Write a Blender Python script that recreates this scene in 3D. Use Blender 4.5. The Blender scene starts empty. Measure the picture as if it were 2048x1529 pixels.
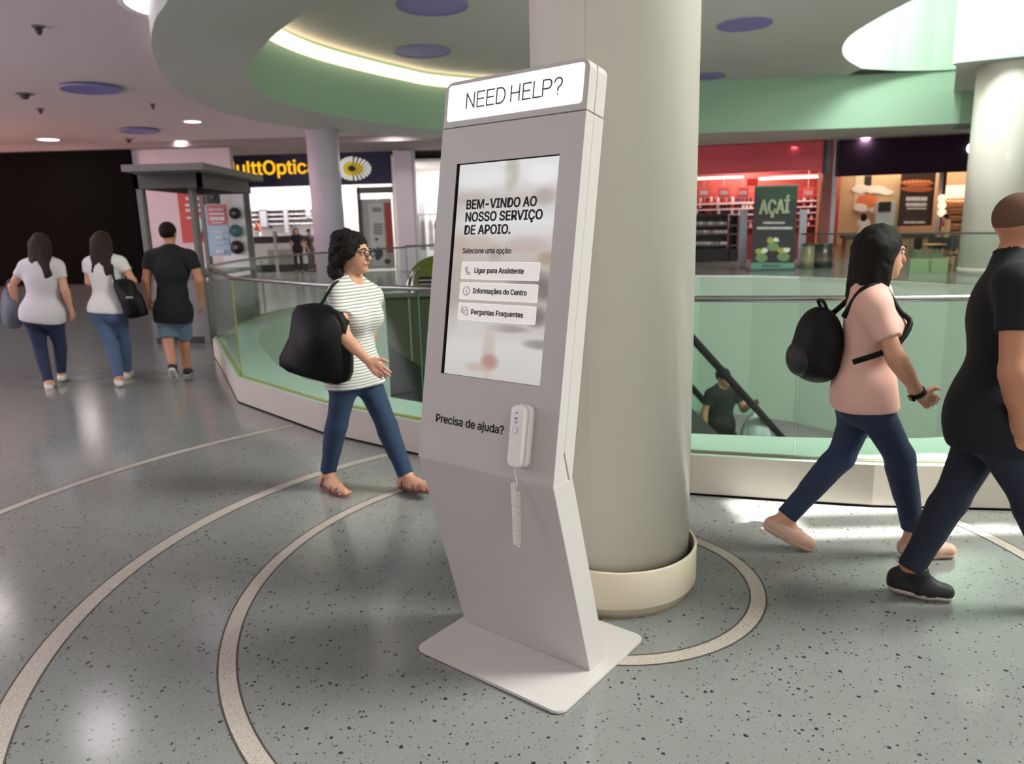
import bpy, bmesh, math, random
import numpy as np
from mathutils import Vector, Matrix, geometry
random.seed(7)
SC = bpy.context.scene
COL = SC.collection
PI = math.pi
# ------------------------------------------------------------------ camera
H, F0, PITCH, ROLL = 1.6, 1475.9, 0.2079, -0.0277
_f = np.array([0, math.cos(PITCH), -math.sin(PITCH)]); _u = np.array([0, math.sin(PITCH), math.cos(PITCH)]); _r = np.array([1., 0, 0])
CR = math.cos(ROLL) * _r + math.sin(ROLL) * _u
CU = -math.sin(ROLL) * _r + math.cos(ROLL) * _u
cd = bpy.data.cameras.new('camera')
cam = bpy.data.objects.new('camera', cd); COL.objects.link(cam)
cd.sensor_fit = 'HORIZONTAL'; cd.sensor_width = 36; cd.lens = F0 / 2048 * 36; cd.clip_end = 200
M = Matrix.Identity(4)
for i in range(3):
    M[i][0], M[i][1], M[i][2] = CR[i], CU[i], -_f[i]
M[2][3] = H
cam.matrix_world = M
cd.dof.use_dof = True; cd.dof.focus_distance = 2.75; cd.dof.aperture_fstop = 2.8
SC.camera = cam
# ------------------------------------------------------------------ light
SC.view_settings.view_transform = 'Standard'; SC.view_settings.look = 'None'
SC.view_settings.exposure = 0.14; SC.view_settings.gamma = 1.0; SC.view_settings.use_curve_mapping = False
W = bpy.data.worlds.new('world'); SC.world = W; W.use_nodes = True
W.node_tree.nodes['Background'].inputs[0].default_value = (0.8, 0.9, 1, 1)
W.node_tree.nodes['Background'].inputs[1].default_value = 0.6
def lamp(name, kind, loc, energy, color, size=1, size_y=None, target=None, shape=None, spread=None, parent=None):
    d = bpy.data.lights.new(name, kind); d.energy = energy; d.color = color
    if kind == 'AREA':
        d.shape = shape or ('RECTANGLE' if size_y else 'DISK'); d.size = size
        if size_y: d.size_y = size_y
        if spread: d.spread = spread
    o = bpy.data.objects.new(name, d); COL.objects.link(o); o.location = loc
    if target is not None:
        o.rotation_euler = (Vector(target) - Vector(loc)).to_track_quat('-Z', 'Y').to_euler()
    return o
SUN_DIR = Vector((0.48, -0.10, 1.0)).normalized()
s = lamp('sun', 'SUN', (8, 0, 14), 28.0, (1, .97, .92)); s.rotation_euler = SUN_DIR.to_track_quat('Z', 'Y').to_euler(); s.data.angle = .012
# daylight coming down the light well above the right-hand side
lamp('skylight_lamp', 'AREA', (9.5, 2.5, 9.3), 3800, (.97, 1, .94), 5, 8, (5.0, 3.0, 0))
lamp('skylight_far_lamp', 'AREA', (10.3, 18.6, 9.4), 760, (.93, 1, .95), 2.2, 3, (11.9, 24, 5.5))
# shop and gallery lamps, with added off-frame fill lamps among them
lamp('gallery_lamp', 'AREA', (-6, .5, 4.7), 130, (1, .9, .98), 2.6, 2.6, (-3, 1.5, 0))
lamp('rear_fill_lamp', 'AREA', (1, -6, 4.6), 230, (1, .96, .96), 6, 3, (.5, 0, 0))  # added fill behind the camera, brightens the column and kiosk front
lamp('near_left_fill_lamp', 'AREA', (-8.5, 4.5, 4.65), 210, (.98, .88, 1), 3, 3, (-4.5, 4, 0))  # added lilac fill that lifts the left floor
lamp('left_bounce_fill_lamp', 'AREA', (-14.5, 10, 4.6), 1500, (.97, .88, 1), 4, 9, (-14.0, 11, 0))  # added out of view, lights the floor so it bounces onto the ceiling
lamp('left_ceiling_fill_lamp', 'AREA', (-14, 5, 1.6), 230, (.96, .86, 1), 4, 2.5, (-9, 13, 4.75))  # added lilac fill out of view, aimed up to lighten the ceiling
lamp('pink_shop_glow', 'AREA', (-22, 20, 2.4), 420, (1, .5, .42), 4, 2, (-14, 22, 4.75))  # added out of view, stands in for a red shop tinting the ceiling
lamp('shop_lamp', 'AREA', (-8.5, 31.8, 4.1), 420, (1, .95, .95), 7, 1.5, (-8.5, 32, 0))
lamp('white_shop_lamp', 'AREA', (-2.6, 32.5, 4.1), 260, (1, .97, .97), 4, 3, (-2.6, 33, 0))
lamp('bottle_shop_lamp', 'AREA', (10.2, 30.4, 4.1), 200, (1, .8, .75), 4, 1.2, (9.5, 30, 0))
lamp('food_shop_lamp', 'AREA', (16.5, 29.3, 4.1), 260, (1, .82, .62), 6, 1.6, (16.5, 30, 0))
lamp('warm_gallery_lamp', 'AREA', (-19, 21, 4.3), 170, (1, .55, .45), 3, 3, (-17.5, 23, 0))
lamp('void_lamp', 'AREA', (4.5, 11, -.1), 260, (.95, 1, .95), 5, 5, (4, 22, -2))

# ------------------------------------------------------------------ helpers
def at(px, py, Y):
    d = _f + (px - 1024) / F0 * CR + (764.5 - py) / F0 * CU
    return np.array([0, 0, H]) + d * (Y / d[1])
def atz(px, py, z):
    d = _f + (px - 1024) / F0 * CR + (764.5 - py) / F0 * CU
    return np.array([0, 0, H]) + d * ((z - H) / d[2])
def lin(r, g, b):
    def c(v):
        v /= 255.
        return v / 12.92 if v < .04045 else ((v + .055) / 1.055) ** 2.4
    return (c(r), c(g), c(b), 1)
MATS = {}
def mat(name, rgb, rough=.5, metal=0, emit=0, bump=0, vary=.04, scale=8, spec=.5, coat=0):
    if name in MATS: return MATS[name]
    m = bpy.data.materials.new(name); m.use_nodes = True; nt = m.node_tree; N = nt.nodes; L = nt.links
    b = N['Principled BSDF']; c = lin(*rgb)
    b.inputs['Roughness'].default_value = rough; b.inputs['Metallic'].default_value = metal
    b.inputs['Specular IOR Level'].default_value = spec; b.inputs['Coat Weight'].default_value = coat
    tc = N.new('ShaderNodeTexCoord'); no = N.new('ShaderNodeTexNoise'); no.inputs['Scale'].default_value = scale; no.inputs['Detail'].default_value = 3
    L.new(tc.outputs['Object'], no.inputs['Vector'])
    mx = N.new('ShaderNodeMix'); mx.data_type = 'RGBA'
    mx.inputs[6].default_value = tuple(v * (1 - vary) for v in c[:3]) + (1,); mx.inputs[7].default_value = tuple(min(1, v * (1 + vary)) for v in c[:3]) + (1,)
    L.new(no.outputs['Fac'], mx.inputs[0]); L.new(mx.outputs[2], b.inputs['Base Color'])
    if emit:
        L.new(mx.outputs[2], b.inputs['Emission Color']); b.inputs['Emission Strength'].default_value = emit
    if bump:
        bp = N.new('ShaderNodeBump'); bp.inputs['Strength'].default_value = bump; bp.inputs['Distance'].default_value = .002
        n2 = N.new('ShaderNodeTexNoise'); n2.inputs['Scale'].default_value = scale * 20; L.new(tc.outputs['Object'], n2.inputs['Vector'])
        L.new(n2.outputs['Fac'], bp.inputs['Height']); L.new(bp.outputs['Normal'], b.inputs['Normal'])
    MATS[name] = m; return m
def glass(name, tint, refl=.9, alpha=0.0, body=(100, 150, 120)):
    if name in MATS: return MATS[name]
    m = bpy.data.materials.new(name); m.use_nodes = True; nt = m.node_tree; N = nt.nodes; L = nt.links
    N.remove(N['Principled BSDF']); out = N['Material Output']
    t = N.new('ShaderNodeBsdfTransparent'); t.inputs[0].default_value = tuple(tint) + (1,)
    g = N.new('ShaderNodeBsdfGlossy'); g.inputs['Roughness'].default_value = .02; g.inputs[0].default_value = (refl, refl, refl, 1)
    lw = N.new('ShaderNodeLayerWeight'); lw.inputs[0].default_value = .5
    pw = N.new('ShaderNodeMath'); pw.operation = 'POWER'; pw.inputs[1].default_value = 4.5; L.new(lw.outputs['Facing'], pw.inputs[0])
    fr = N.new('ShaderNodeMath'); fr.operation = 'MULTIPLY_ADD'; fr.inputs[1].default_value = .5; fr.inputs[2].default_value = .012; L.new(pw.outputs[0], fr.inputs[0])
    mx = N.new('ShaderNodeMixShader'); L.new(fr.outputs[0], mx.inputs[0]); L.new(t.outputs[0], mx.inputs[1]); L.new(g.outputs[0], mx.inputs[2])
    last = mx
    if alpha:
        d = N.new('ShaderNodeBsdfDiffuse'); d.inputs[0].default_value = lin(*body)
        m2 = N.new('ShaderNodeMixShader'); m2.inputs[0].default_value = alpha
        L.new(mx.outputs[0], m2.inputs[1]); L.new(d.outputs[0], m2.inputs[2]); last = m2
    L.new(last.outputs[0], out.inputs[0])
    MATS[name] = m; return m

def props(o, label=None, cat=None, group=None, kind=None):
    if label: o['label'] = label
    if cat: o['category'] = cat
    if group: o['group'] = group
    if kind: o['kind'] = kind
    return o
def link(name, me, m=None, parent=None, smooth=False):
    o = bpy.data.objects.new(name, me); COL.objects.link(o)
    if m:
        for k in (m if isinstance(m, (list, tuple)) else [m]): me.materials.append(k)
    if smooth:
        me.polygons.foreach_set('use_smooth', [True] * len(me.polygons))
    if parent: o.parent = parent
    return o
def bobj(name, bm, m=None, parent=None, smooth=False, recalc=True):
    if recalc: bmesh.ops.recalc_face_normals(bm, faces=bm.faces)
    me = bpy.data.meshes.new(name); bm.to_mesh(me); bm.free()
    return link(name, me, m, parent, smooth)
def thing(name, label, cat, loc=(0, 0, 0), rz=0, group=None, kind=None):
    o = bpy.data.objects.new(name, None); COL.objects.link(o); o.location = loc; o.rotation_euler = (0, 0, rz); o.empty_display_size = .1
    return props(o, label, cat, group, kind)
def dup(root, loc, rz=None, label=None):
    r = root.copy(); COL.objects.link(r); r.location = loc
    if rz is not None: r.rotation_euler = (0, 0, rz)
    if label: r['label'] = label
    for ch in root.children:
        c = ch.copy(); COL.objects.link(c); c.parent = r
        for g in ch.children:
            d = g.copy(); COL.objects.link(d); d.parent = c
    return r
def box(bm, x0, x1, y0, y1, z0, z1, mi=0):
    v = [bm.verts.new(p) for p in [(x0, y0, z0), (x1, y0, z0), (x1, y1, z0), (x0, y1, z0), (x0, y0, z1), (x1, y0, z1), (x1, y1, z1), (x0, y1, z1)]]
    fs = []
    for q in [(0, 3, 2, 1), (4, 5, 6, 7), (0, 1, 5, 4), (1, 2, 6, 5), (2, 3, 7, 6), (3, 0, 4, 7)]:
        f = bm.faces.new([v[i] for i in q]); f.material_index = mi; fs.append(f)
    return v, fs
def bxo(name, b, m, parent=None, bev=0):
    bm = bmesh.new(); box(bm, *b)
    if bev: bmesh.ops.bevel(bm, geom=list(bm.edges), offset=bev, segments=2, affect='EDGES', profile=.5)
    return bobj(name, bm, m, parent)
def prism(bm, pts, vec, mi=0):
    a = [bm.verts.new(p) for p in pts]; b = [bm.verts.new(Vector(p) + Vector(vec)) for p in pts]
    f = [bm.faces.new(a), bm.faces.new(b[::-1])]
    n = len(a)
    for i in range(n): f.append(bm.faces.new([a[i], b[i], b[(i + 1) % n], a[(i + 1) % n]]))
    for q in f: q.material_index = mi
    return f
def rrect(w, h, r, seg=6, x=0, y=0):
    pts = []
    for cx, cy, a0 in [(x + w - r, y + r, -PI / 2), (x + w - r, y + h - r, 0), (x + r, y + h - r, PI / 2), (x + r, y + r, PI)]:
        for k in range(seg + 1):
            a = a0 + k / seg * PI / 2; pts.append((cx + r * math.cos(a), cy + r * math.sin(a)))
    return pts
def lathe(bm, prof, seg=32, cx=0, cy=0, cap=True, mi=0):
    rings = []
    for r, z in prof:
        rings.append([bm.verts.new((cx + r * math.cos(2 * PI * i / seg), cy + r * math.sin(2 * PI * i / seg), z)) for i in range(seg)])
    for a, b in zip(rings, rings[1:]):
        for i in range(seg):
            f = bm.faces.new([a[i], a[(i + 1) % seg], b[(i + 1) % seg], b[i]]); f.material_index = mi
    if cap:
        for q in (rings[0], rings[-1]):
            if len({tuple(v.co) for v in q}) > 2:
                f = bm.faces.new(q); f.material_index = mi
    return rings
def tube(bm, pts, r, seg=8, closed=False, mi=0):
    pts = [Vector(p) for p in pts]; n = len(pts); rings = []
    t0 = (pts[1] - pts[0]).normalized(); ref = t0.orthogonal().normalized()
    for i, p in enumerate(pts):
        if closed: t = (pts[(i + 1) % n] - pts[i - 1]).normalized()
        else: t = (pts[min(i + 1, n - 1)] - pts[max(i - 1, 0)]).normalized()
        ref = (ref - t * ref.dot(t)).normalized(); b = t.cross(ref)
        rr = r[i] if isinstance(r, (list, tuple)) else r
        rings.append([bm.verts.new(p + (ref * math.cos(2 * PI * k / seg) + b * math.sin(2 * PI * k / seg)) * rr) for k in range(seg)])
    for i in range(n if closed else n - 1):
        a, b = rings[i], rings[(i + 1) % n]
        for k in range(seg): bm.faces.new([a[k], a[(k + 1) % seg], b[(k + 1) % seg], b[k]]).material_index = mi
    if not closed:
        bm.faces.new(rings[0][::-1]).material_index = mi; bm.faces.new(rings[-1]).material_index = mi
def tubeo(name, pts, r, m, parent=None, seg=8):
    bm = bmesh.new(); tube(bm, pts, r, seg); return bobj(name, bm, m, parent, True)
FONT = None
try: FONT = bpy.data.fonts.load(bpy.utils.system_resource('DATAFILES', path='fonts') + '/Inter.woff2')   # the font that ships inside Blender
except Exception: FONT = None
def text_mesh(s, width, cap, weight=0, ext=.0006):
    """flat lettering, left-bottom at the origin, stretched to the wanted width and capital height"""
    cu = bpy.data.curves.new('lettering', 'FONT'); cu.body = s; cu.size = 1; cu.resolution_u = 4
    if FONT: cu.font = FONT
    o = bpy.data.objects.new('lettering', cu); COL.objects.link(o)
    ref = bpy.data.curves.new('ref', 'FONT'); ref.body = 'H'; ref.size = 1
    if FONT: ref.font = FONT
    ro = bpy.data.objects.new('ref', ref); COL.objects.link(ro)
    dg = bpy.context.evaluated_depsgraph_get(); dg.update()
    me = bpy.data.meshes.new_from_object(o.evaluated_get(dg)); rm = bpy.data.meshes.new_from_object(ro.evaluated_get(dg))
    ch = max(v.co.y for v in rm.vertices) - min(v.co.y for v in rm.vertices); y0 = min(v.co.y for v in rm.vertices)
    xs = [v.co.x for v in me.vertices]; x0, x1 = min(xs), max(xs)
    for v in me.vertices:
        v.co.x = (v.co.x - x0) / (x1 - x0) * width; v.co.y = (v.co.y - y0) / ch * cap
    bpy.data.objects.remove(o); bpy.data.objects.remove(ro)
    me.materials.clear()
    bm = bmesh.new(); bm.from_mesh(me); bpy.data.meshes.remove(me)
    if weight > 0:      # bolder strokes: the glyphs laid over themselves with small shifts
        g0 = list(bm.faces); w = weight * cap * 1.5
        for k in range(6):
            r = bmesh.ops.duplicate(bm, geom=g0)
            bmesh.ops.translate(bm, verts=[e for e in r['geom'] if isinstance(e, bmesh.types.BMVert)], vec=(w * math.cos(k * PI / 3), w * .8 * math.sin(k * PI / 3), 0))
    if ext:
        r = bmesh.ops.extrude_face_region(bm, geom=list(bm.faces))
        bmesh.ops.translate(bm, verts=[e for e in r['geom'] if isinstance(e, bmesh.types.BMVert)], vec=(0, 0, ext))
    return bm
def poly_fill(outer, holes=(), z=0):
    """flat mesh of a polygon with holes"""
    P = []; E = []
    for lp in [outer] + list(holes):
        k = len(P); P += [Vector(p[:2]) for p in lp]; E += [(k + i, k + (i + 1) % len(lp)) for i in range(len(lp))]
    vs, es, fs, *_ = geometry.delaunay_2d_cdt(P, E, [], 0, 1e-5)
    bm = bmesh.new(); V = [bm.verts.new((v.x, v.y, z)) for v in vs]
    for f in fs:
        c = sum((vs[i] for i in f), Vector((0, 0))) / len(f)
        if inside(c, outer) and not any(inside(c, h) for h in holes): bm.faces.new([V[i] for i in f])
    for v in [v for v in bm.verts if not v.link_faces]: bm.verts.remove(v)
    return bm
def inside(p, poly):
    x, y = p[0], p[1]; c = False; n = len(poly)
    for i in range(n):
        x1, y1 = poly[i][:2]; x2, y2 = poly[i - 1][:2]
        if (y1 > y) != (y2 > y) and x < (x2 - x1) * (y - y1) / (y2 - y1) + x1: c = not c
    return c
def smooth_path(pts, n=4, closed=False):
    pts = [np.array(p, float) for p in pts]; out = []; m = len(pts)
    for i in range(m if closed else m - 1):
        p1, p2 = pts[i], pts[(i + 1) % m]
        p0 = pts[i - 1] if (closed or i > 0) else 2 * p1 - p2
        p3 = pts[(i + 2) % m] if (closed or i + 2 < m) else 2 * p2 - p1
        for k in range(n):
            t = k / n
            out.append(tuple(.5 * (2 * p1 + (p2 - p0) * t + (2 * p0 - 5 * p1 + 4 * p2 - p3) * t * t + (3 * p1 - p0 - 3 * p2 + p3) * t ** 3)))
    if not closed: out.append(tuple(pts[-1]))
    return out
def wallstrip(bm, path, z0, z1, closed=False, mi=0):
    lo = [bm.verts.new((p[0], p[1], z0)) for p in path]; hi = [bm.verts.new((p[0], p[1], z1)) for p in path]
    n = len(path)
    for i in range(n if closed else n - 1):
        j = (i + 1) % n; bm.faces.new([lo[i], lo[j], hi[j], hi[i]]).material_index = mi

# ------------------------------------------------------------------ materials of the setting
def terrazzo():
    m = bpy.data.materials.new('terrazzo'); m.use_nodes = True; nt = m.node_tree; N = nt.nodes; L = nt.links; b = N['Principled BSDF']
    tc = N.new('ShaderNodeTexCoord')
    base = N.new('ShaderNodeTexNoise'); base.inputs['Scale'].default_value = 3; base.inputs['Detail'].default_value = 8; base.inputs['Roughness'].default_value = .7
    fine = N.new('ShaderNodeTexNoise'); fine.inputs['Scale'].default_value = 260; fine.inputs['Detail'].default_value = 2
    for n in (base, fine): L.new(tc.outputs['Object'], n.inputs['Vector'])
    mx = N.new('ShaderNodeMix'); mx.data_type = 'RGBA'; mx.inputs[6].default_value = lin(120, 122, 119); mx.inputs[7].default_value = lin(142, 144, 140)
    ad = N.new('ShaderNodeMath'); ad.operation = 'MULTIPLY_ADD'; ad.inputs[1].default_value = .9; L.new(fine.outputs['Fac'], ad.inputs[0])
    sb = N.new('ShaderNodeMath'); sb.operation = 'MULTIPLY_ADD'; sb.inputs[1].default_value = .8; sb.inputs[2].default_value = -.35; L.new(base.outputs['Fac'], sb.inputs[0]); L.new(sb.outputs[0], ad.inputs[2])
    L.new(ad.outputs[0], mx.inputs[0])
    col = mx.outputs[2]
    # chips: voronoi cells whose random value picks the few that are stones
    wob = N.new('ShaderNodeTexNoise'); wob.inputs['Scale'].default_value = 60; L.new(tc.outputs['Object'], wob.inputs['Vector'])
    wv = N.new('ShaderNodeVectorMath'); wv.operation = 'SCALE'; wv.inputs[3].default_value = .012; L.new(wob.outputs['Color'], wv.inputs[0])
    av = N.new('ShaderNodeVectorMath'); av.operation = 'ADD'; L.new(tc.outputs['Object'], av.inputs[0]); L.new(wv.outputs[0], av.inputs[1])
    for sc, pick, rad, c in [(72, .88, .31, (62, 66, 66)), (43, .905, .26, (44, 49, 50)), (150, .88, .32, (74, 78, 76)), (90, .975, .2, (160, 160, 152)), (34, .975, .20, (42, 47, 48))]:
        v = N.new('ShaderNodeTexVoronoi'); v.inputs['Scale'].default_value = sc; v.inputs['Randomness'].default_value = 1
        mp = N.new('ShaderNodeMapping'); mp.inputs['Scale'].default_value = (1, 1.0, 1); mp.inputs['Location'].default_value = (sc * .37, sc * .11, 0); L.new(av.outputs[0], mp.inputs[0]); L.new(mp.outputs[0], v.inputs['Vector'])
        sx = N.new('ShaderNodeSeparateColor'); L.new(v.outputs['Color'], sx.inputs[0])
        g = N.new('ShaderNodeMath'); g.operation = 'GREATER_THAN'; g.inputs[1].default_value = pick; L.new(sx.outputs[0], g.inputs[0])
        # chip radius varies with the green random value
        rr = N.new('ShaderNodeMath'); rr.operation = 'MULTIPLY_ADD'; rr.inputs[1].default_value = rad * .9; rr.inputs[2].default_value = rad * .45; L.new(sx.outputs[1], rr.inputs[0])
        l = N.new('ShaderNodeMath'); l.operation = 'LESS_THAN'; L.new(v.outputs['Distance'], l.inputs[0]); L.new(rr.outputs[0], l.inputs[1])
        mu = N.new('ShaderNodeMath'); mu.operation = 'MULTIPLY'; L.new(g.outputs[0], mu.inputs[0]); L.new(l.outputs[0], mu.inputs[1])
        k = N.new('ShaderNodeMix'); k.data_type = 'RGBA'; L.new(mu.outputs[0], k.inputs[0]); L.new(col, k.inputs[6]); k.inputs[7].default_value = lin(*c); col = k.outputs[2]
    L.new(col, b.inputs['Base Color'])
    rr = N.new('ShaderNodeMapRange'); rr.inputs[3].default_value = .12; rr.inputs[4].default_value = .20; L.new(base.outputs['Fac'], rr.inputs[0]); L.new(rr.outputs[0], b.inputs['Roughness'])
    b.inputs['Specular IOR Level'].default_value = .6
    return m
def speckled(name, c0, c1, c2, rough=.35):
    m = bpy.data.materials.new(name); m.use_nodes = True; nt = m.node_tree; N = nt.nodes; L = nt.links; b = N['Principled BSDF']
    tc = N.new('ShaderNodeTexCoord'); n = N.new('ShaderNodeTexNoise'); n.inputs['Scale'].default_value = 240; n.inputs['Detail'].default_value = 3; L.new(tc.outputs['Object'], n.inputs['Vector'])
    r = N.new('ShaderNodeValToRGB'); r.color_ramp.elements[0].position = .36; r.color_ramp.elements[0].color = lin(*c2); r.color_ramp.elements[1].position = .62; r.color_ramp.elements[1].color = lin(*c1)
    e = r.color_ramp.elements.new(.45); e.color = lin(*c0)
    L.new(n.outputs['Fac'], r.inputs[0]); L.new(r.outputs[0], b.inputs['Base Color']); b.inputs['Roughness'].default_value = rough
    return m
M_floor = terrazzo()
M_band = speckled('band_stone', (184, 174, 164), (198, 189, 178), (136, 126, 116))
M_joint = mat('band_joint', (78, 70, 64), .5)
M_ceil = mat('ceiling_paint', (222, 214, 216), .8, vary=.02)
M_pale = mat('pale_mint', (196, 216, 200), .65, vary=.02)
M_voidw = mat('void_mint', (182, 202, 184), .65, vary=.02)
M_mint = mat('mint_paint', (164, 198, 170), .65, vary=.02)
M_soffit = mat('soffit_paint', (200, 206, 196), .8, vary=.02)
M_white = mat('white_paint', (232, 230, 226), .6, vary=.015)
M_col = mat('column_paint', (226, 221, 210), .38, vary=.015, coat=.15)
M_black = mat('black_hoarding', (14, 13, 12), .95, spec=.1)
M_glass = glass('balustrade_glass', (.92, .965, .935))
M_steel = mat('steel', (150, 148, 146), .3, 1)
M_kerb = mat('kerb_cream', (200, 193, 180), .5)
M_ledge = mat('ledge_mint', (176, 204, 186), .4)
M_text = mat('black_print', (24, 24, 26), .5)

# ------------------------------------------------------------------ the void and the floor
kerb_near = [(6.2, 4.3), (5.0, 4.0), (4.0, 3.84), (2.76, 3.79), (2.0, 3.9), (1.6, 4.01), (1.05, 4.17), (.2, 4.55), (-.67, 5.10), (-1.55, 5.78), (-2.66, 6.98), (-3.48, 8.74), (-3.95, 9.71), (-4.1, 10.4), (-4.2, 11.4), (-4.24, 12.64), (-3.85, 14.2), (-3.2, 15.7), (-2.4, 17.3)]
ledge_in = [(6.0, 4.9), (4.9, 4.6), (3.9, 4.45), (2.5, 4.38), (2.1, 4.42), (1.77, 4.47), (1.16, 4.62), (.4, 5.0), (-.6, 5.62), (-.97, 5.9), (-1.93, 6.78), (-2.54, 7.79), (-3.2, 9.27), (-3.52, 10.3), (-3.68, 11.3), (-3.74, 12.2), (-3.45, 13.79), (-2.85, 15.2), (-2.05, 16.7)]
far_edge = [(0.2, 19.6), (2.8, 21.2), (5.65, 22.0), (7.0, 21.3), (8.0, 20.4), (9.2, 18.6), (10.06, 16.9), (10.8, 14), (11, 10), (9.8, 7), (8, 5.2)]
hole = kerb_near + far_edge
well = ledge_in + far_edge
FX0, FX1, FY0, FY1 = -32, 24, -9, 36
floor = bobj('floor', poly_fill([(FX0, FY0), (FX1, FY0), (FX1, FY1), (FX0, FY1)], [hole]), M_floor); props(floor, kind='structure')
for f in floor.data.polygons:
    pass
bm = bmesh.new(); wallstrip(bm, ledge_in, -4.1, .25); wallstrip(bm, [ledge_in[-1]] + far_edge + [ledge_in[0]], -4.1, 0.0)
props(bobj('wall_void', bm, M_voidw, recalc=False), kind='structure')
bm = bmesh.new(); box(bm, -8, 14, 2, 25, -4.2, -4.1); props(bobj('floor_lower', bm, mat('lower_floor', (150, 138, 140), .3)), kind='structure')
# inlaid stone rings
def ring(n, cx, cy, r0, r1, seg):
    bm = bmesh.new(); jt = bmesh.new()
    def strip(b, ra, rb, z):
        pr = None
        for i in range(seg + 1):
            a = 2 * PI * i / seg
            p = (cx + rb * math.cos(a), cy + rb * math.sin(a)); q = (cx + ra * math.cos(a), cy + ra * math.sin(a))
            ok = not inside(p, hole) and not inside(q, hole)
            cur = (b.verts.new(q + (z,)), b.verts.new(p + (z,))) if ok else None
            if pr and cur: b.faces.new([pr[0], pr[1], cur[1], cur[0]])
            pr = cur
        for v in [v for v in b.verts if not v.link_faces]: b.verts.remove(v)
    strip(bm, r0, r1, .0010); strip(jt, r0 - .005, r0 + .002, .0014); strip(jt, r1 - .002, r1 + .005, .0014)
    o = props(bobj('trim_%d' % n, bm, M_band), kind='structure'); bobj('joint_strip', jt, M_joint, o)
    return o
ring(1, .436, 3.113, .600, .664, 120)
ring(2, .600, 3.140, 1.785, 1.850, 200)
ring(3, .640, 3.120, 2.515, 2.600, 240)
ring(4, .501, 3.132, 3.72, 3.79, 240)

# ------------------------------------------------------------------ ceilings
oc_in_near = [(2.2, -9), (2.0, -2), (1.4, 2), (.2, 5.5), (-1.2, 8.2), (-2.24, 9.9), (-2.77, 10.7), (-3.43, 11.71), (-4.29, 13.38), (-4.74, 14.63), (-4.97, 15.9)]
oc_in_far = [(-4.92, 17.14), (-4.55, 18.5), (-3.93, 19.78), (-2.9, 21.43), (-1.79, 22.76), (1.0, 24.2), (3.8, 24.85), (6.32, 25.05), (10.31, 24.9), (13.35, 24.57), (14.3, 24.35)]
oc_end = [(14.75, 24.42), (14.98, 24.75), (15.05, 25.4), (15.05, 27)]
fp = smooth_path(oc_in_near + oc_in_far, 4)
outer_l = smooth_path([(.8, -9), (.3, 0), (-1.2, 4), (-2.6, 7), (-3.4, 8.5), (-4.05, 9.74), (-4.59, 10.57), (-5.25, 11.87), (-5.91, 13.58), (-6.47, 15.67), (-6.62, 17.9), (-6.12, 20.27), (-4.58, 22.85), (-2.06, 24.45), (0, 25.4), (1.5, 26.7), (2.3, 29.6)], 4)
soff = outer_l + [(23, 29.6), (23, 26), (15.05, 26)] + fp[::-1]
bm = poly_fill(soff, z=4.4); wallstrip(bm, outer_l, 4.4, 4.9)
props(bobj('ceiling_soffit', bm, M_soffit, recalc=False), kind='structure')
cl = [(FX0, FY0), (.9, FY0)] + [(x + .1, y) for x, y in outer_l][1:] + [(2.4, 36), (FX0, 36)]
bm = poly_fill(cl, z=4.75); props(bobj('ceiling', bm, M_ceil), kind='structure')
bm = bmesh.new(); wallstrip(bm, fp + oc_end, 4.4, 6.0); props(bobj('wall_oculus', bm, M_mint, recalc=False), kind='structure')
sky_edge = smooth_path([(9.6, 4), (9.2, 9), (8.75, 14), (8.58, 16.68), (8.53, 18), (8.63, 19.66), (9.12, 21.2), (9.85, 22.51), (10.89, 23.85)], 5)
bm = poly_fill([(-7, 6), (9.6, 4)] + sky_edge[1:] + [(10.9, 25.3), (10.9, 28), (-7, 28)], z=6.0); props(bobj('ceiling_upper', bm, mat('upper_ceiling', (205, 203, 196), .8, vary=.02)), kind='structure')
bm = bmesh.new(); wallstrip(bm, sky_edge, 6.0, 9.9); props(bobj('wall_shaft', bm, M_white, recalc=False), kind='structure')
bm = bmesh.new(); wallstrip(bm, [(10.89, 23.85), (12.2, 24.3), (13.35, 24.45), (14.3, 24.3), (14.75, 24.4), (15.05, 25.4)], 6.0, 9.9); props(bobj('wall_upper', bm, M_pale, recalc=False), kind='structure')
# block above the right-hand column
b0 = atz(1913, 126, 5.35)[:2]; b1 = atz(2060, 111, 5.35)[:2]
bl = [tuple(b0), tuple(b1), tuple(b1 * 1.15), tuple(b1 * 1.45), tuple(b0 * 1.45)]
bm = poly_fill(bl, z=5.35); props(bobj('ceiling_block', bm, M_soffit), kind='structure')
bm = bmesh.new(); wallstrip(bm, [tuple(b0 * 1.45)] + smooth_path([tuple(b0 * 1.02), tuple(b0 + (b1 - b0) * .02), tuple(b1)], 3) + [tuple(b1 + (b1 - b0))], 5.35, 9.9); props(bobj('wall_block', bm, M_pale, recalc=False), kind='structure')
# unseen roof, its slots shaped so the sun patches land on the floor
def slot(x0, x1, y0, y1):
    k = 10.0 / SUN_DIR.z
    dx, dy = SUN_DIR.x * k, SUN_DIR.y * k
    return [(x0 + dx, y0 + dy), (x1 + dx, y0 + dy), (x1 + dx, y1 + dy), (x0 + dx, y1 + dy)]
slots = [slot(1.24, 2.35, 3.83, 4.06), slot(1.24, 1.5, 3.62, 3.80), slot(1.24, 2.6, 3.53, 3.60)]
bm = poly_fill([(FX0, FY0), (FX1, FY0), (FX1, FY1), (FX0, FY1)], slots, z=10.0); props(bobj('ceiling_roof', bm, M_white), kind='structure')
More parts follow.
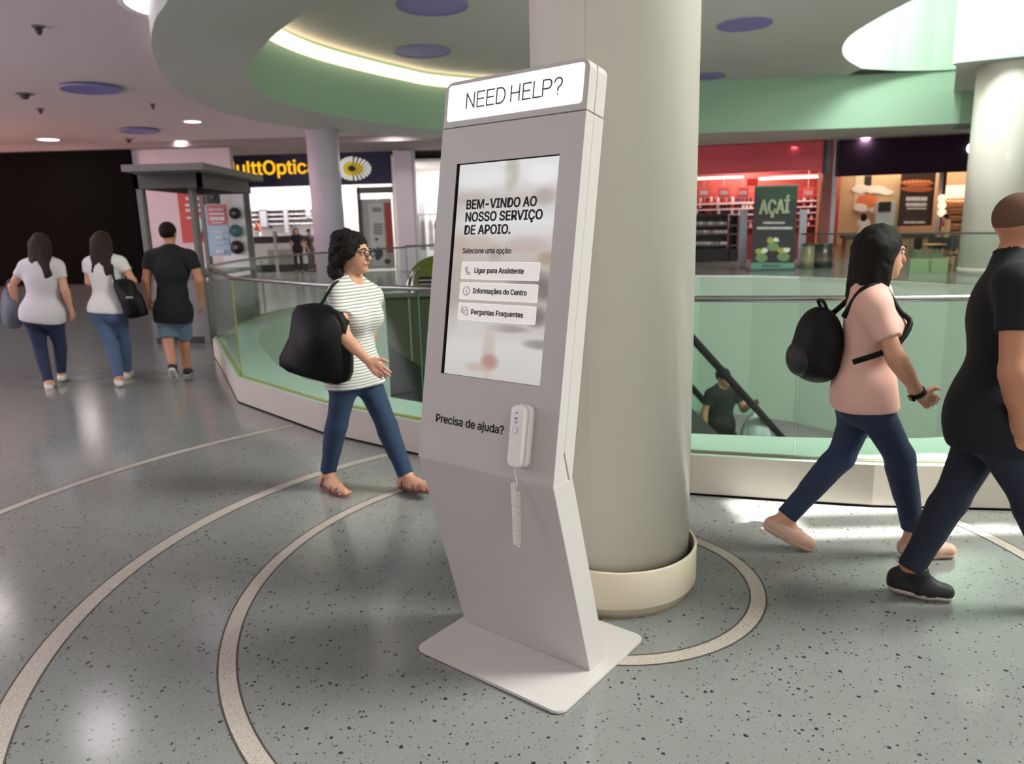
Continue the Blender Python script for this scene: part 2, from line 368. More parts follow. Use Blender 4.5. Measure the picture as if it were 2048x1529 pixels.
# enclosing walls
bm = bmesh.new(); box(bm, FX0, FX1, FY0 - .2, FY0, 0, 10); props(bobj('wall_back', bm, M_white), kind='structure')
bm = bmesh.new(); box(bm, FX0 - .2, FX0, FY0, FY1, 0, 10); props(bobj('wall_left', bm, M_white), kind='structure')
bm = bmesh.new(); box(bm, FX1, FX1 + .2, FY0, FY1, 0, 10); props(bobj('wall_right', bm, M_white), kind='structure')
bm = bmesh.new(); box(bm, FX0, FX1, FY1, FY1 + .2, 0, 10); props(bobj('wall_far', bm, M_white), kind='structure')
# black hoarding on the far left
bm = bmesh.new(); box(bm, FX0, -13.0, 26.6, 26.9, 0, 4.62); props(bobj('wall_hoarding', bm, M_black), kind='structure')
bm = bmesh.new(); box(bm, FX0, 2.2, 26.3, 29.6, 4.55, 4.75); props(bobj('trim_5', bm, mat('bulkhead', (150, 140, 140), .8)), kind='structure')
bm = bmesh.new(); box(bm, -13.0, -9.6, 26.8, 27.1, 0, 4.6); props(bobj('wall_pale', bm, mat('pale_lilac', (214, 206, 214), .6)), kind='structure')

# ceiling fittings
M_lampglow = mat('lamp_glow', (255, 246, 240), emit=4)
M_cove = mat('cove_glow', (255, 232, 200), emit=1.5)
def downlight(x, y, z, r, label, power=60, color=(1, .93, .9)):
    t = thing('downlight', label, 'ceiling light', (x, y, z))
    bm = bmesh.new(); lathe(bm, [(r * .86, -.015), (r, -.02), (r * 1.06, -.004), (r * 1.06, 0)], 28, cap=False); bobj('rim', bm, M_white, t, True)
    bm = bmesh.new(); lathe(bm, [(r * .86, -.010), (r * .0, -.012)], 28, cap=False); bobj('lamp_disc', bm, M_lampglow, t)
    l = lamp('downlight_lamp', 'AREA', (0, 0, -.03), power, color, r * 1.6); l.parent = t
    return t
P = {k: atz(px, py, 4.75)[:2] for k, (px, py) in dict(a=(97, 279), b=(385, 243), c=(377, 286), d=(801, 281)).items()}
downlight(P['a'][0], P['a'][1], 4.75, .36, 'round recessed downlight glowing in the pinkish ceiling before the black wall', 18)
downlight(P['b'][0], P['b'][1], 4.75, .26, 'round recessed downlight beside the big curved soffit, nearer of two', 45)
downlight(P['c'][0], P['c'][1] - .5, 4.75, .28, 'round recessed downlight above the pale lilac wall, farther of two', 45)
downlight(P['d'][0], P['d'][1] - 2.2, 4.75, .22, 'small round downlight just left of the help kiosk header', 60)
q = atz(1726, 277, 4.4); downlight(q[0], q[1] - .2, 4.4, .2, 'small downlight in the soffit above the dark purple shop sign', 60)
downlight(-5.45, 8.5, 4.75, .34, 'round recessed downlight above the left floor, mirrored in the near terrazzo', 9, (1, .92, 1))
downlight(-9.1, 11.7, 4.75, .4, 'round recessed downlight mirrored at the left edge of the terrazzo', 14, (1, .92, .9))
M_blue = mat('blue_disc', (116, 112, 166), .5, emit=.09)
def disc(px, py, z, r, label):
    p = atz(px, py, z); t = thing('ceiling_disc', label, 'ceiling fitting', (p[0], p[1], z))
    bm = bmesh.new(); lathe(bm, [(r, 0), (r, -.03), (r * .95, -.03), (r * .95, -.012)], 36, cap=False); bobj('rim', bm, mat('blue_rim', (140, 136, 180), .5), t, True)
    bm = bmesh.new(); lathe(bm, [(r * .95, -.012), (0, -.014)], 36, cap=False); bobj('disc_face', bm, M_blue, t)
disc(865, 10, 6, .72, 'violet blue round disc on the upper ceiling left of the white column, nearer one')
disc(845, 102, 6, .72, 'violet blue round disc on the upper ceiling behind the kiosk header, farther one')
disc(1489, 48, 6, .62, 'violet blue round disc on the upper ceiling right of the white column')
disc(1415, 152, 6, .55, 'violet blue disc on the upper ceiling, half hidden by the white column')
disc(183, 178, 4.7, .60, 'violet blue round disc on the mauve ceiling left of the curved soffit')
disc(280, 262, 4.7, .55, 'faint violet disc on the mauve ceiling between the downlights')
M_dark = mat('dark_fitting', (70, 60, 60), .5)
def sprinkler(px, py, z, r, label, cat='ceiling fitting', name='ceiling_sensor'):
    p = atz(px, py, z); t = thing(name, label, cat, (p[0], p[1], z))
    bm = bmesh.new(); lathe(bm, [(r, 0), (r, -.02), (r * .5, -.03)], 16); bobj('base', bm, mat('sensor_base', (120, 105, 105), .5), t)
    bm = bmesh.new(); lathe(bm, [(r * .5, -.03), (r * .6, -.07), (r * .3, -.12), (.01, -.13)], 16); bobj('head', bm, M_dark, t, True)
sprinkler(48, 187, 4.75, .17, 'dark dome camera on the mauve ceiling at far left', 'camera', 'dome_camera')
sprinkler(76, 52, 4.75, .09, 'small dark sensor on the mauve ceiling near the frame top')
sprinkler(80, 217, 4.75, .09, 'small dark sensor on the mauve ceiling beyond the dome camera')
sprinkler(257, 278, 4.75, .13, 'small dark sensor on the ceiling edge above the black wall')
sprinkler(305, 208, 4.75, .07, 'tiny dark sensor beside the big curved soffit')
sprinkler(713, 277, 4.7, .18, 'dark dome camera on the ceiling before the optician sign', 'camera', 'dome_camera')
# round light recess half covered by the big soffit
t = thing('ceiling_recess_light', 'bright lilac white light recess at the frame top, beside the curved soffit', 'ceiling light', (-4.25, 11.2, 4.75))
bm = bmesh.new(); lathe(bm, [(1.0, 0), (1.0, -.03), (.93, -.03)], 40, cap=False); bobj('rim', bm, M_white, t, True)
bm = bmesh.new(); lathe(bm, [(.93, -.02), (0, -.022)], 40, cap=False); bobj('lamp_disc', bm, mat('lilac_glow', (250, 235, 255), emit=1.6), t)
# cove strip along the top of the left part of the oculus wall
cp = [p for p in fp if p[1] > 15.9 and p[0] < 1.2]
bm = bmesh.new()
inn = []
for i, p in enumerate(cp):
    a = cp[max(i - 1, 0)]; b = cp[min(i + 1, len(cp) - 1)]; t = np.array([b[0] - a[0], b[1] - a[1]]); t /= np.linalg.norm(t)
    inn.append((p[0] + t[1] * .22, p[1] - t[0] * .22))
v0 = [bm.verts.new((p[0], p[1], 5.68)) for p in inn]; v1 = [bm.verts.new((p[0], p[1], 5.86)) for p in inn]; v2 = [bm.verts.new((p[0], p[1], 5.62)) for p in cp]; v3 = [bm.verts.new((p[0], p[1], 5.92)) for p in cp]
for i in range(len(cp) - 1):
    bm.faces.new([v0[i], v0[i + 1], v1[i + 1], v1[i]]); bm.faces.new([v0[i], v2[i], v2[i + 1], v0[i + 1]]); bm.faces.new([v1[i], v1[i + 1], v3[i + 1], v3[i]])
props(bobj('cove_light', bm, M_cove), 'curved glowing warm white cove strip along the top of the green oculus wall', 'cove light')

# ------------------------------------------------------------------ columns
t = thing('column', 'tall round cream column right behind the help kiosk with a low cuff', 'column', (.44, 3.13, 0))
bm = bmesh.new(); lathe(bm, [(.333, .03), (.333, 9.95)], 96); o = bobj('shaft', bm, M_col, t, True)
bm = bmesh.new(); lathe(bm, [(.345, 0), (.345, .03), (.352, .045)], 96); bobj('plinth', bm, mat('plinth', (196, 184, 162), .5), t, True)
bm = bmesh.new(); lathe(bm, [(.345, .045), (.366, .045), (.368, .05), (.368, .205), (.365, .21), (.357, .21), (.354, .205), (.354, .06)], 96, cap=False); bobj('cuff', bm, mat('cuff', (218, 206, 184), .45), t, True)
for k, a in enumerate((-2.02, .2)):
    bm = bmesh.new(); box(bm, -.0012, .0012, .3318, .3336, .03, 2.6); o = bobj('panel_joint', bm, mat('joint_tone', (200, 192, 178), .6), t); o.rotation_euler = (0, 0, a - PI / 2)  # thin strips slightly darker than the column paint
c = thing('column', 'slim lilac white column in front of the optician shop', 'column', (*at(663, 520, 22)[:2], 0))
bm = bmesh.new(); lathe(bm, [(.45, 0), (.45, 4.75)], 48); bobj('shaft', bm, mat('lilac_column', (212, 204, 216), .5), c, True)
bm = bmesh.new(); lathe(bm, [(.47, 0), (.47, .12), (.45, .14)], 48); bobj('plinth', bm, M_kerb, c, True)
c = thing('column', 'round pale column beyond the void at the right frame edge', 'column', (*at(1982, 500, 20.2)[:2], 0))
bm = bmesh.new(); lathe(bm, [(.74, 0), (.74, 5.35)], 48); bobj('shaft', bm, M_col, c, True)
bm = bmesh.new(); lathe(bm, [(.77, 0), (.77, .14), (.74, .16)], 48); bobj('plinth', bm, M_kerb, c, True)
c = thing('column', 'square lilac pilaster between the optician and the white shop', 'column', (*at(817, 520, 29)[:2], 0))
bxo('shaft', (-.32, .32, 0, .4, 0, 4.5), mat('lilac_column', (212, 204, 216), .5), c, .02)
bxo('trim_frame', (-.4, .4, .2, .45, 0, 4.55), M_white, c, .01)

# ------------------------------------------------------------------ balustrades
def balustrade(label, pts, inner, kerb_h, rail_z, joints, edge_mat=None, kerb_m=M_kerb, smooth=3, inset=.05, base_z=None, rail_m=None, rail_r=.018):
    t = thing('glass_balustrade', label, 'balustrade', (pts[0][0], pts[0][1], 0))
    ox, oy = pts[0]
    P = [(x - ox, y - oy) for x, y in pts]
    base = kerb_h if base_z is None else base_z
    if kerb_h:
        I = [(x - ox, y - oy) for x, y in inner]
        for i in range(len(P) - 1):
            bm = bmesh.new()
            a, b, c, d = P[i], P[i + 1], I[i + 1], I[i]
            V = lambda q, z: bm.verts.new((q[0], q[1], z))
            lo = [V(q, 0.0) for q in (a, b)]; hi = [V(q, kerb_h) for q in (a, b, c, d)]
            f = bm.faces.new([lo[0], lo[1], hi[1], hi[0]]); g = bm.faces.new(hi); g.material_index = 1
            # black strip at the kerb foot, painting the shade of a gap
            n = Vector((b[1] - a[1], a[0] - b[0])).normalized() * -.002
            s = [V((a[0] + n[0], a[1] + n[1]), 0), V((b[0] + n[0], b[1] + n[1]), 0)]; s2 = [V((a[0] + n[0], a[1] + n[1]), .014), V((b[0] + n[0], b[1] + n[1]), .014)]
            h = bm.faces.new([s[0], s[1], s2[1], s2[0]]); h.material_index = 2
            bobj('kerb_segment', bm, [kerb_m, M_ledge, mat('gap_shade_black', (20, 20, 18), 1, spec=0)], t, recalc=False)
    cum = [0]
    for a, b in zip(P, P[1:]): cum.append(cum[-1] + math.dist(a, b))
    def pt(s):
        for i in range(len(P) - 1):
            if s <= cum[i + 1] + 1e-6:
                k = (s - cum[i]) / (cum[i + 1] - cum[i]); return (P[i][0] + (P[i + 1][0] - P[i][0]) * k, P[i][1] + (P[i + 1][1] - P[i][1]) * k)
        return P[-1]
    def off(i):   # offset point i inward
        a = P[max(i - 1, 0)]; b = P[min(i + 1, len(P) - 1)]; d = Vector((b[0] - a[0], b[1] - a[1])).normalized(); n = Vector((d[1], -d[0]))
        return (P[i][0] + n[0] * inset, P[i][1] + n[1] * inset)
    Q = [off(i) for i in range(len(P))]
    for j0, j1 in zip(joints, joints[1:]):
        bm = bmesh.new(); seg = Q[j0:j1 + 1]
        # little gap between neighbouring panes
        seg = [Vector(q) for q in seg]; seg[0] = seg[0] + (seg[1] - seg[0]).normalized() * .006; seg[-1] = seg[-1] + (seg[-2] - seg[-1]).normalized() * .006
        th = .012
        outp = []; inp = []
        for i in range(len(seg)):
            a = seg[max(i - 1, 0)]; b = seg[min(i + 1, len(seg) - 1)]; d = (b - a).normalized(); n = Vector((d[1], -d[0])) * th
            outp.append(seg[i]); inp.append(seg[i] + n)
        rows = [[bm.verts.new((q[0], q[1], z)) for q in r] for r, z in ((outp, base), (outp, rail_z), (inp, rail_z), (inp, base))]
        m = len(seg)
        for r in range(4):
            A, B = rows[r], rows[(r + 1) % 4]
            for i in range(m - 1): bm.faces.new([A[i], A[i + 1], B[i + 1], B[i]])
        for i in (0, m - 1):
            f = bm.faces.new([rows[r][i] for r in range(4)]); f.material_index = 2 if (j1 if i else j0) == 3 else 1
        bobj('glass_pane', bm, [M_glass, mat('glass_edge', (70, 100, 84), .2), edge_mat or mat('glass_edge', (70, 100, 84), .2)], t)
    bm = bmesh.new(); tube(bm, [(q[0], q[1], rail_z + rail_r * .6) for q in Q], rail_r, 8); bobj('handrail', bm, rail_m or M_steel, t, True)
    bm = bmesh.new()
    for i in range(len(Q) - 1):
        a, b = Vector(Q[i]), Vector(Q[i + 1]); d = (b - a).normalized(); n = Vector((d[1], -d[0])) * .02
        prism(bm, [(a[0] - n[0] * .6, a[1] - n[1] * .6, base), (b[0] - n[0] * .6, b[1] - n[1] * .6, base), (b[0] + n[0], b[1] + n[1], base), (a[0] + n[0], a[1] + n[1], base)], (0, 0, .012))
    bobj('channel_glow_strip', bm, edge_mat or mat('channel', (120, 118, 96), .4), t)  # strip under the panes; in olive it paints the glow of the glass edge
    return t
def orient(pts):  # inward normal (d.y,-d.x) must point to the void: walk so the void is on the right-hand side
    return pts
nr = kerb_near[:8]; nl = kerb_near[7:]
olive = mat('olive_edge', (150, 152, 70), .35)  # for pane ends and the painted glow along the glass foot
balustrade('clear glass balustrade on a cream kerb behind the two walkers at right', nr, ledge_in[:8], .25, 1.155, [0, 2, 3, 5, 7])
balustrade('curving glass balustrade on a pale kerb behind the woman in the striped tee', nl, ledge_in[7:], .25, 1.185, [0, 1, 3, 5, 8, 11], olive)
fe = [kerb_near[-1]] + [(.2, 19.6), (2.8, 21.2), (5.0, 21.9)]
balustrade('distant glass balustrade on the far side of the void near the optician', fe, None, 0, 1.2, [0, 1, 2, 3], base_z=0, rail_r=.025)
fe = [(8.0, 20.4), (9.2, 18.6), (10.06, 16.9), (10.8, 14), (11, 10)]
balustrade('distant glass balustrade in front of the food shop and pale column', fe, None, 0, 1.17, [0, 1, 2, 3, 4], base_z=0, rail_r=.022, rail_m=mat('dark_rail', (70, 80, 72), .4))
bm = bmesh.new()
tube(bm, [(x, y, .0) for x, y in [ledge_in[-1]] + far_edge], .035, 6); props(bobj('trim_6', bm, mat('white_edge', (225, 228, 220), .5)), kind='structure')

# ------------------------------------------------------------------ help kiosk
KO = (-.2222, 2.7736, 0); KYAW = -.6717
KV, KZ = -.2101, .7795; SV, SZ = .1772, .9842
def pan(a, s, dep): return (a, KV + s * SV + dep * SZ, KZ + s * SZ - dep * SV)
def panmat():   # panel frame: x along the width, y up the panel, z outwards
    Mx = Matrix.Identity(4)
    for i, c in enumerate([(1, 0, 0), (0, SV, SZ), (0, -SZ, SV)]):
        for j in range(3): Mx[j][i] = c[j]
    Mx[1][3] = KV; Mx[2][3] = KZ
    return Mx
PM = panmat()
M_kiosk = mat('kiosk_paint', (190, 184, 181), .42, vary=.01, bump=.05, scale=30)
M_kioskd = mat('seam_dark', (60, 58, 56), .6)
KW = .6065
K = thing('help_kiosk', 'white leaning self-service help kiosk with a screen and lit NEED HELP header', 'kiosk', KO, KYAW)
bm = bmesh.new(); prism(bm, [(x, y, .004) for x, y in rrect(.6815, .5821, .035, 8, -.0259, -.2586)], (0, 0, .011)); bmesh.ops.bevel(bm, geom=[e for e in bm.edges if abs(e.verts[0].co.z - e.verts[1].co.z) < 1e-6], offset=.002, segments=2, affect='EDGES')
bobj('base_plate', bm, mat('kiosk_plate', (202, 196, 192), .35, vary=.01), K)
bm = bmesh.new(); prism(bm, [(x, y, 0) for x, y in rrect(.62, .52, .03, 6, .005, -.228)], (0, 0, .004)); bobj('base_pad', bm, M_kioskd, K)
def bev(bm, off, seg=2):
    bmesh.ops.recalc_face_normals(bm, faces=bm.faces)
    bmesh.ops.bevel(bm, geom=[e for e in bm.edges if len(e.link_faces) == 2 and e.calc_face_angle(0) > .5], offset=off, segments=seg, affect='EDGES', profile=.5)
bm = bmesh.new(); prism(bm, [(0, 0, .015), (0, KV, KZ), (0, KV + .1142, KZ), (0, .1101, .015)], (KW, 0, 0)); bev(bm, .004)
bobj('lower_shaft', bm, M_kiosk, K)
# upper front panel with an opening for the screen
S0, S1, A0, A1 = .3165, 1.0577, .0815, .5203; STOP = 1.1835; FD = .045
bm = bmesh.new()
xs = [0, A0, A1, KW]; ys = [0, S0, S1, STOP]
g = {}
for i, a in enumerate(xs):
    for j, s_ in enumerate(ys): g[i, j] = bm.verts.new(pan(a, s_, 0))
for i in range(3):
    for j in range(3):
        if (i, j) != (1, 1): bm.faces.new([g[i, j], g[i + 1, j], g[i + 1, j + 1], g[i, j + 1]])
ins = [bm.verts.new(pan(a, s_, .014)) for a, s_ in ((A0, S0), (A1, S0), (A1, S1), (A0, S1))]; og = [g[1, 1], g[2, 1], g[2, 2], g[1, 2]]
for i in range(4): bm.faces.new([og[i], og[(i + 1) % 4], ins[(i + 1) % 4], ins[i]]).material_index = 1
bk = [bm.verts.new(pan(a, s_, FD)) for a, s_ in ((0, .008), (KW, .008), (KW, STOP), (0, STOP))]
bm.faces.new(bk[::-1])
loopb = [g[i, 0] for i in range(4)]; loopr = [g[3, j] for j in range(4)]; loopt = [g[i, 3] for i in range(4)]; loopl = [g[0, j] for j in range(4)]
bm.faces.new(loopb + [bk[1], bk[0]]); bm.faces.new(loopr + [bk[2], bk[1]]); bm.faces.new(loopt + [bk[2], bk[3]]); bm.faces.new(loopl + [bk[3], bk[0]])
bobj('front_panel', bm, [M_kiosk, mat('gasket', (10, 10, 10), .5)], K)
# dark core showing as the seam, then the back shell whose lower end runs into the bend
bm = bmesh.new(); prism(bm, [pan(.0015, .01, FD), pan(.0015, 1.33, FD), pan(.0015, 1.33, FD + .0016), pan(.0015, .01, FD + .0016)], (KW - .003, 0, 0)); bobj('seam', bm, M_kioskd, K)
bm = bmesh.new(); prism(bm, [pan(0, .115, FD + .0016), pan(0, STOP, FD + .0016), pan(0, STOP, .1045), pan(0, -.001, .1085), pan(0, .012, .095)], (KW, 0, 0)); bev(bm, .002); bobj('back_shell', bm, M_kiosk, K)
bm = bmesh.new(); prism(bm, [pan(.001, .008, FD - .002), pan(.001, .105, FD - .0005), pan(.001, .004, .091), pan(.001, -.02, .088)], (KW - .002, 0, 0)); bobj('bend_filler', bm, M_kiosk, K)
# header
HB, HT = 1.1865, 1.3468; R_ = .034
def head_outline(dep, x0=0, x1=KW):
    pts = [(x0, HB), (x1, HB)]
    for k in range(9):
        a = k / 8 * PI / 2; pts.append((x1 - R_ + R_ * math.cos(a), HT - R_ + R_ * math.sin(a)))
    for k in range(9):
        a = PI / 2 + k / 8 * PI / 2; pts.append((x0 + R_ + R_ * math.cos(a), HT - R_ + R_ * math.sin(a)))
    return [pan(a, s_, dep) for a, s_ in pts]
vv = Vector((0, SZ, -SV))
bm = bmesh.new(); prism(bm, head_outline(0), vv * FD); bev(bm, .003); hd = bobj('header', bm, M_kiosk, K)
bm = bmesh.new(); prism(bm, head_outline(FD + .0016), vv * .057); bev(bm, .003); bobj('header_back', bm, M_kiosk, K)
bm = bmesh.new(); prism(bm, [pan(a, s_, -.0015) for a, s_ in rrect(.57, .124, .012, 6, .0175, 1.2085)], vv * .003)
lp = bobj('light_panel', bm, mat('sign_glow', (255, 253, 252), .4, emit=.95, vary=0), K)
def panel_text(s_, x, y, w, cap, weight, m, parent, z=.0005, name='lettering', ext=.0006):
    bm = text_mesh(s_, w, cap, weight, ext); bmesh.ops.transform(bm, matrix=PM @ Matrix.Translation((x, y, z)), verts=bm.verts)
    return bobj(name, bm, m, parent)
M_grey = mat('header_print', (62, 60, 62), .5)
SW = .0052
def stroke_letter(x, paths, w=.036, h=.0505):
    bm = bmesh.new()
    for pth in paths:
        q = [Vector((a * w, c * h, 0)) for a, c in pth]
        for i in range(len(q) - 1):
            d = (q[i + 1] - q[i]).normalized() * SW / 2; n = Vector((-d.y, d.x, 0)); e0 = d if i == 0 else d * .9; e1 = d if i == len(q) - 2 else d * .9
            prism(bm, [q[i] - e0 + n, q[i] - e0 - n, q[i + 1] + e1 - n, q[i + 1] + e1 + n], (0, 0, .0006 + .00005 * i))
    bmesh.ops.transform(bm, matrix=PM @ Matrix.Translation((x, 1.2465, .0016)), verts=bm.verts); bobj('letter', bm, M_grey, K)
arc = lambda cx, cy, rx, ry, a0, a1, n=12: [(cx + rx * math.cos(a0 + (a1 - a0) * i / n), cy + ry * math.sin(a0 + (a1 - a0) * i / n)) for i in range(n + 1)]
L_N = [[(0, 0), (0, 1), (1, 0), (1, 1)]]; L_E = [[(.9, 0), (0, 0), (0, 1), (.9, 1)], [(0, .52), (.8, .52)]]; L_D = [[(0, 0), (0, 1), (.45, 1)] + arc(.45, .5, .6, .5, PI / 2, -PI / 2) + [(0, 0)]]
L_H = [[(0, 0), (0, 1)], [(1, 0), (1, 1)], [(0, .52), (1, .52)]]; L_L = [[(0, 1), (0, 0), (.85, 0)]]; L_P = [[(0, 0), (0, 1), (.55, 1)] + arc(.55, .72, .42, .28, PI / 2, -PI / 2) + [(0, .44)]]
L_Q = [arc(.42, .72, .42, .28, PI * .95, -PI * .25) + [(.45, .38), (.43, .24)], [(.43, .02), (.43, .0)]]
for x, pth in [(.1065, L_N), (.1555, L_E), (.1985, L_E), (.2415, L_D), (.3035, L_H), (.3535, L_E), (.3965, L_L), (.4335, L_P), (.4785, L_Q)]: stroke_letter(x, pth, .0345)

# screen: a lit display with a soft out-of-focus picture behind the options
def screen_mat():
    m = bpy.data.materials.new('screen_picture'); m.use_nodes = True; nt = m.node_tree; N = nt.nodes; L = nt.links; b = N['Principled BSDF']
    tc = N.new('ShaderNodeTexCoord'); sp = N.new('ShaderNodeSeparateXYZ'); L.new(tc.outputs['Generated'], sp.inputs[0])
    rp = N.new('ShaderNodeValToRGB'); e = rp.color_ramp.elements; e[0].position = 0; e[0].color = lin(222, 218, 214); e[1].position = 1; e[1].color = lin(240, 240, 238)
    for p, c in [(.16, (232, 228, 226)), (.36, (196, 184, 176)), (.52, (206, 194, 184)), (.6, (216, 206, 200)), (.72, (240, 240, 240)), (.83, (206, 200, 192)), (.9, (232, 230, 228))]:
        q = e.new(p); q.color = lin(*c)
    L.new(sp.outputs['Z'], rp.inputs[0]); col = rp.outputs[0]
    def blob(cx, cz, rx, rz, c, s_):
        nonlocal col
        d = []
        for o, cc, r in ((sp.outputs['X'], cx, rx), (sp.outputs['Z'], cz, rz)):
            a = N.new('ShaderNodeMath'); a.operation = 'SUBTRACT'; a.inputs[1].default_value = cc; L.new(o, a.inputs[0])
            q = N.new('ShaderNodeMath'); q.operation = 'DIVIDE'; q.inputs[1].default_value = r; L.new(a.outputs[0], q.inputs[0])
            w = N.new('ShaderNodeMath'); w.operation = 'POWER'; w.inputs[1].default_value = 2; L.new(q.outputs[0], w.inputs[0]); d.append(w)
        a = N.new('ShaderNodeMath'); a.operation = 'ADD'; L.new(d[0].outputs[0], a.inputs[0]); L.new(d[1].outputs[0], a.inputs[1])
        mr = N.new('ShaderNodeMapRange'); mr.interpolation_type = 'SMOOTHSTEP'; mr.inputs[1].default_value = 0; mr.inputs[2].default_value = 1; mr.inputs[3].default_value = s_; mr.inputs[4].default_value = 0; L.new(a.outputs[0], mr.inputs[0])
        k = N.new('ShaderNodeMix'); k.data_type = 'RGBA'; L.new(mr.outputs[0], k.inputs[0]); L.new(col, k.inputs[6]); k.inputs[7].default_value = lin(*c); col = k.outputs[2]
    blob(.55, .95, .10, .12, (186, 182, 166), .8); blob(.25, .93, .35, .06, (246, 246, 246), .9); blob(.85, .93, .22, .06, (250, 250, 250), .9)
    blob(.88, .83, .14, .05, (176, 164, 154), .7); blob(.1, .84, .3, .04, (190, 182, 172), .5); blob(.2, .62, .35, .06, (206, 186, 172), .7); blob(.75, .62, .3, .05, (196, 172, 160), .5)
    blob(.45, .58, .1, .05, (172, 160, 150), .5); blob(.95, .56, .12, .04, (176, 150, 118), .7); blob(.8, .47, .3, .05, (112, 100, 94), .6); blob(.95, .42, .14, .06, (100, 90, 86), .7)
    blob(.9, .30, .14, .06, (110, 102, 96), .8); blob(.62, .24, .28, .025, (150, 142, 140), .7); blob(.95, .18, .2, .03, (130, 124, 124), .7); blob(.2, .25, .5, .1, (226, 222, 216), .7)
    blob(.46, .12, .09, .16, (214, 196, 184), .8); blob(.48, .08, .12, .05, (186, 134, 114), .75); blob(.35, .05, .16, .03, (206, 180, 164), .6); blob(.03, .5, .14, .4, (188, 168, 152), .4)
    b.inputs['Base Color'].default_value = (.03, .03, .03, 1); L.new(col, b.inputs['Emission Color']); b.inputs['Emission Strength'].default_value = .70; b.inputs['Roughness'].default_value = .25; b.inputs['Specular IOR Level'].default_value = .2
    return m
bm = bmesh.new(); prism(bm, [(0, 0, 0), (A1 - A0 - .0085, 0, 0), (A1 - A0 - .0085, S1 - S0 - .004, 0), (0, S1 - S0 - .004, 0)], (0, 0, .003))
bmesh.ops.transform(bm, matrix=PM @ Matrix.Translation((A0 + .0075, S0 + .001, -.0115)), verts=bm.verts)
scr = bobj('screen', bm, screen_mat(), K)
bm = bmesh.new(); prism(bm, [pan(A0, S0, .0125), pan(A1, S0, .0125), pan(A1, S1, .0125), pan(A0, S1, .0125)], vv * .0015); bobj('screen_gasket', bm, mat('gasket', (10, 10, 10), .5), K)
ZS = -.0083
M_scrtext = mat('screen_print', (12, 12, 14), .5)
panel_text('BEM-VINDO AO', .1355, .8995, .303, .031, .036, M_scrtext, scr, ZS)
panel_text('NOSSO SERVIÇO', .1355, .8563, .331, .031, .036, M_scrtext, scr, ZS)
panel_text('DE APOIO.', .1355, .8115, .2035, .031, .036, M_scrtext, scr, ZS)
panel_text('Selecione uma opção:', .1335, .7455, .219, .0185, .022, M_scrtext, scr, ZS)
M_btn = mat('button_white', (226, 222, 217), .5, emit=.34, vary=.01); M_btnrim = mat('button_rim', (246, 244, 240), .5, emit=.45, vary=0)
for (y0, y1, s_, x1, base) in [(.6560, .7165, 'Ligar para Assistente', .4105, .6785), (.5850, .6448, 'Informaçães do Centro', .4296, .6080), (.5132, .5732, 'Perguntas Frequentes', .4228, .5345)]:
    bm = bmesh.new(); prism(bm, [(x, y, 0) for x, y in rrect(.3415, y1 - y0, .006, 4)], (0, 0, .0004)); bmesh.ops.transform(bm, matrix=PM @ Matrix.Translation((.1337, y0, ZS)), verts=bm.verts)
    bobj('button_border', bm, M_btnrim, scr)
    bm = bmesh.new(); prism(bm, [(x, y, 0) for x, y in rrect(.3385, y1 - y0 - .003, .005, 4)], (0, 0, .0004)); bmesh.ops.transform(bm, matrix=PM @ Matrix.Translation((.1352, y0 + .0015, ZS + .0003)), verts=bm.verts)
    bobj('option_button', bm, M_btn, scr)
    panel_text(s_, .1965, base, x1 - .1965, .0172, .032, M_scrtext, scr, ZS + .0008, 'button_lettering')
def icon(paths, r=.0010):
    bm = bmesh.new()
    for pth in paths: tube(bm, [(x, y, 0) for x, y in pth], r, 5)
    bmesh.ops.transform(bm, matrix=PM @ Matrix.Translation((0, 0, ZS + .001)), verts=bm.verts); bobj('button_icon', bm, M_scrtext, scr)
ph = [(-.010, .011), (-.005, .012), (-.003, .006), (-.006, .003), (-.002, -.004), (.003, -.008), (.006, -.006), (.011, -.009), (.008, -.014), (.003, -.014), (-.005, -.009), (-.010, 0), (-.012, .007), (-.010, .011)]
icon([[(.1655 + x, .6862 + y) for x, y in smooth_path(ph, 2)]])
cx, cy = .1655, .6145
icon([[(cx + .0145 * math.cos(a), cy + .0145 * math.sin(a)) for a in np.linspace(2.1, 2.1 + 5.9, 28)], [(cx - .003, cy + .003), (cx, cy + .003), (cx, cy - .008)], [(cx - .0005, cy + .008), (cx + .0005, cy + .0085)]])
cx, cy = .1665, .5435
icon([[(cx - .016, cy - .004), (cx - .016, cy + .014), (cx + .008, cy + .014), (cx + .008, cy + .006)], [(cx - .016, cy - .004), (cx - .009, cy - .004), (cx - .004, cy - .002)], [(cx + .001, cy + .004), (cx + .014, cy + .004), (cx + .014, cy - .012), (cx + .010, cy - .015), (cx + .009, cy - .012), (cx - .004, cy - .012), (cx - .004, cy + .001), (cx + .001, cy + .001), (cx + .001, cy + .004)], [(cx - .012, cy + .009), (cx - .006, cy + .009)], [(cx - .012, cy + .004), (cx - .007, cy + .004)], [(cx + .003, cy - .005), (cx + .009, cy - .005)]])
panel_text('Precisa de ajuda?', .0760, .1400, .312, .0285, .02, M_text, K, z=.0004)
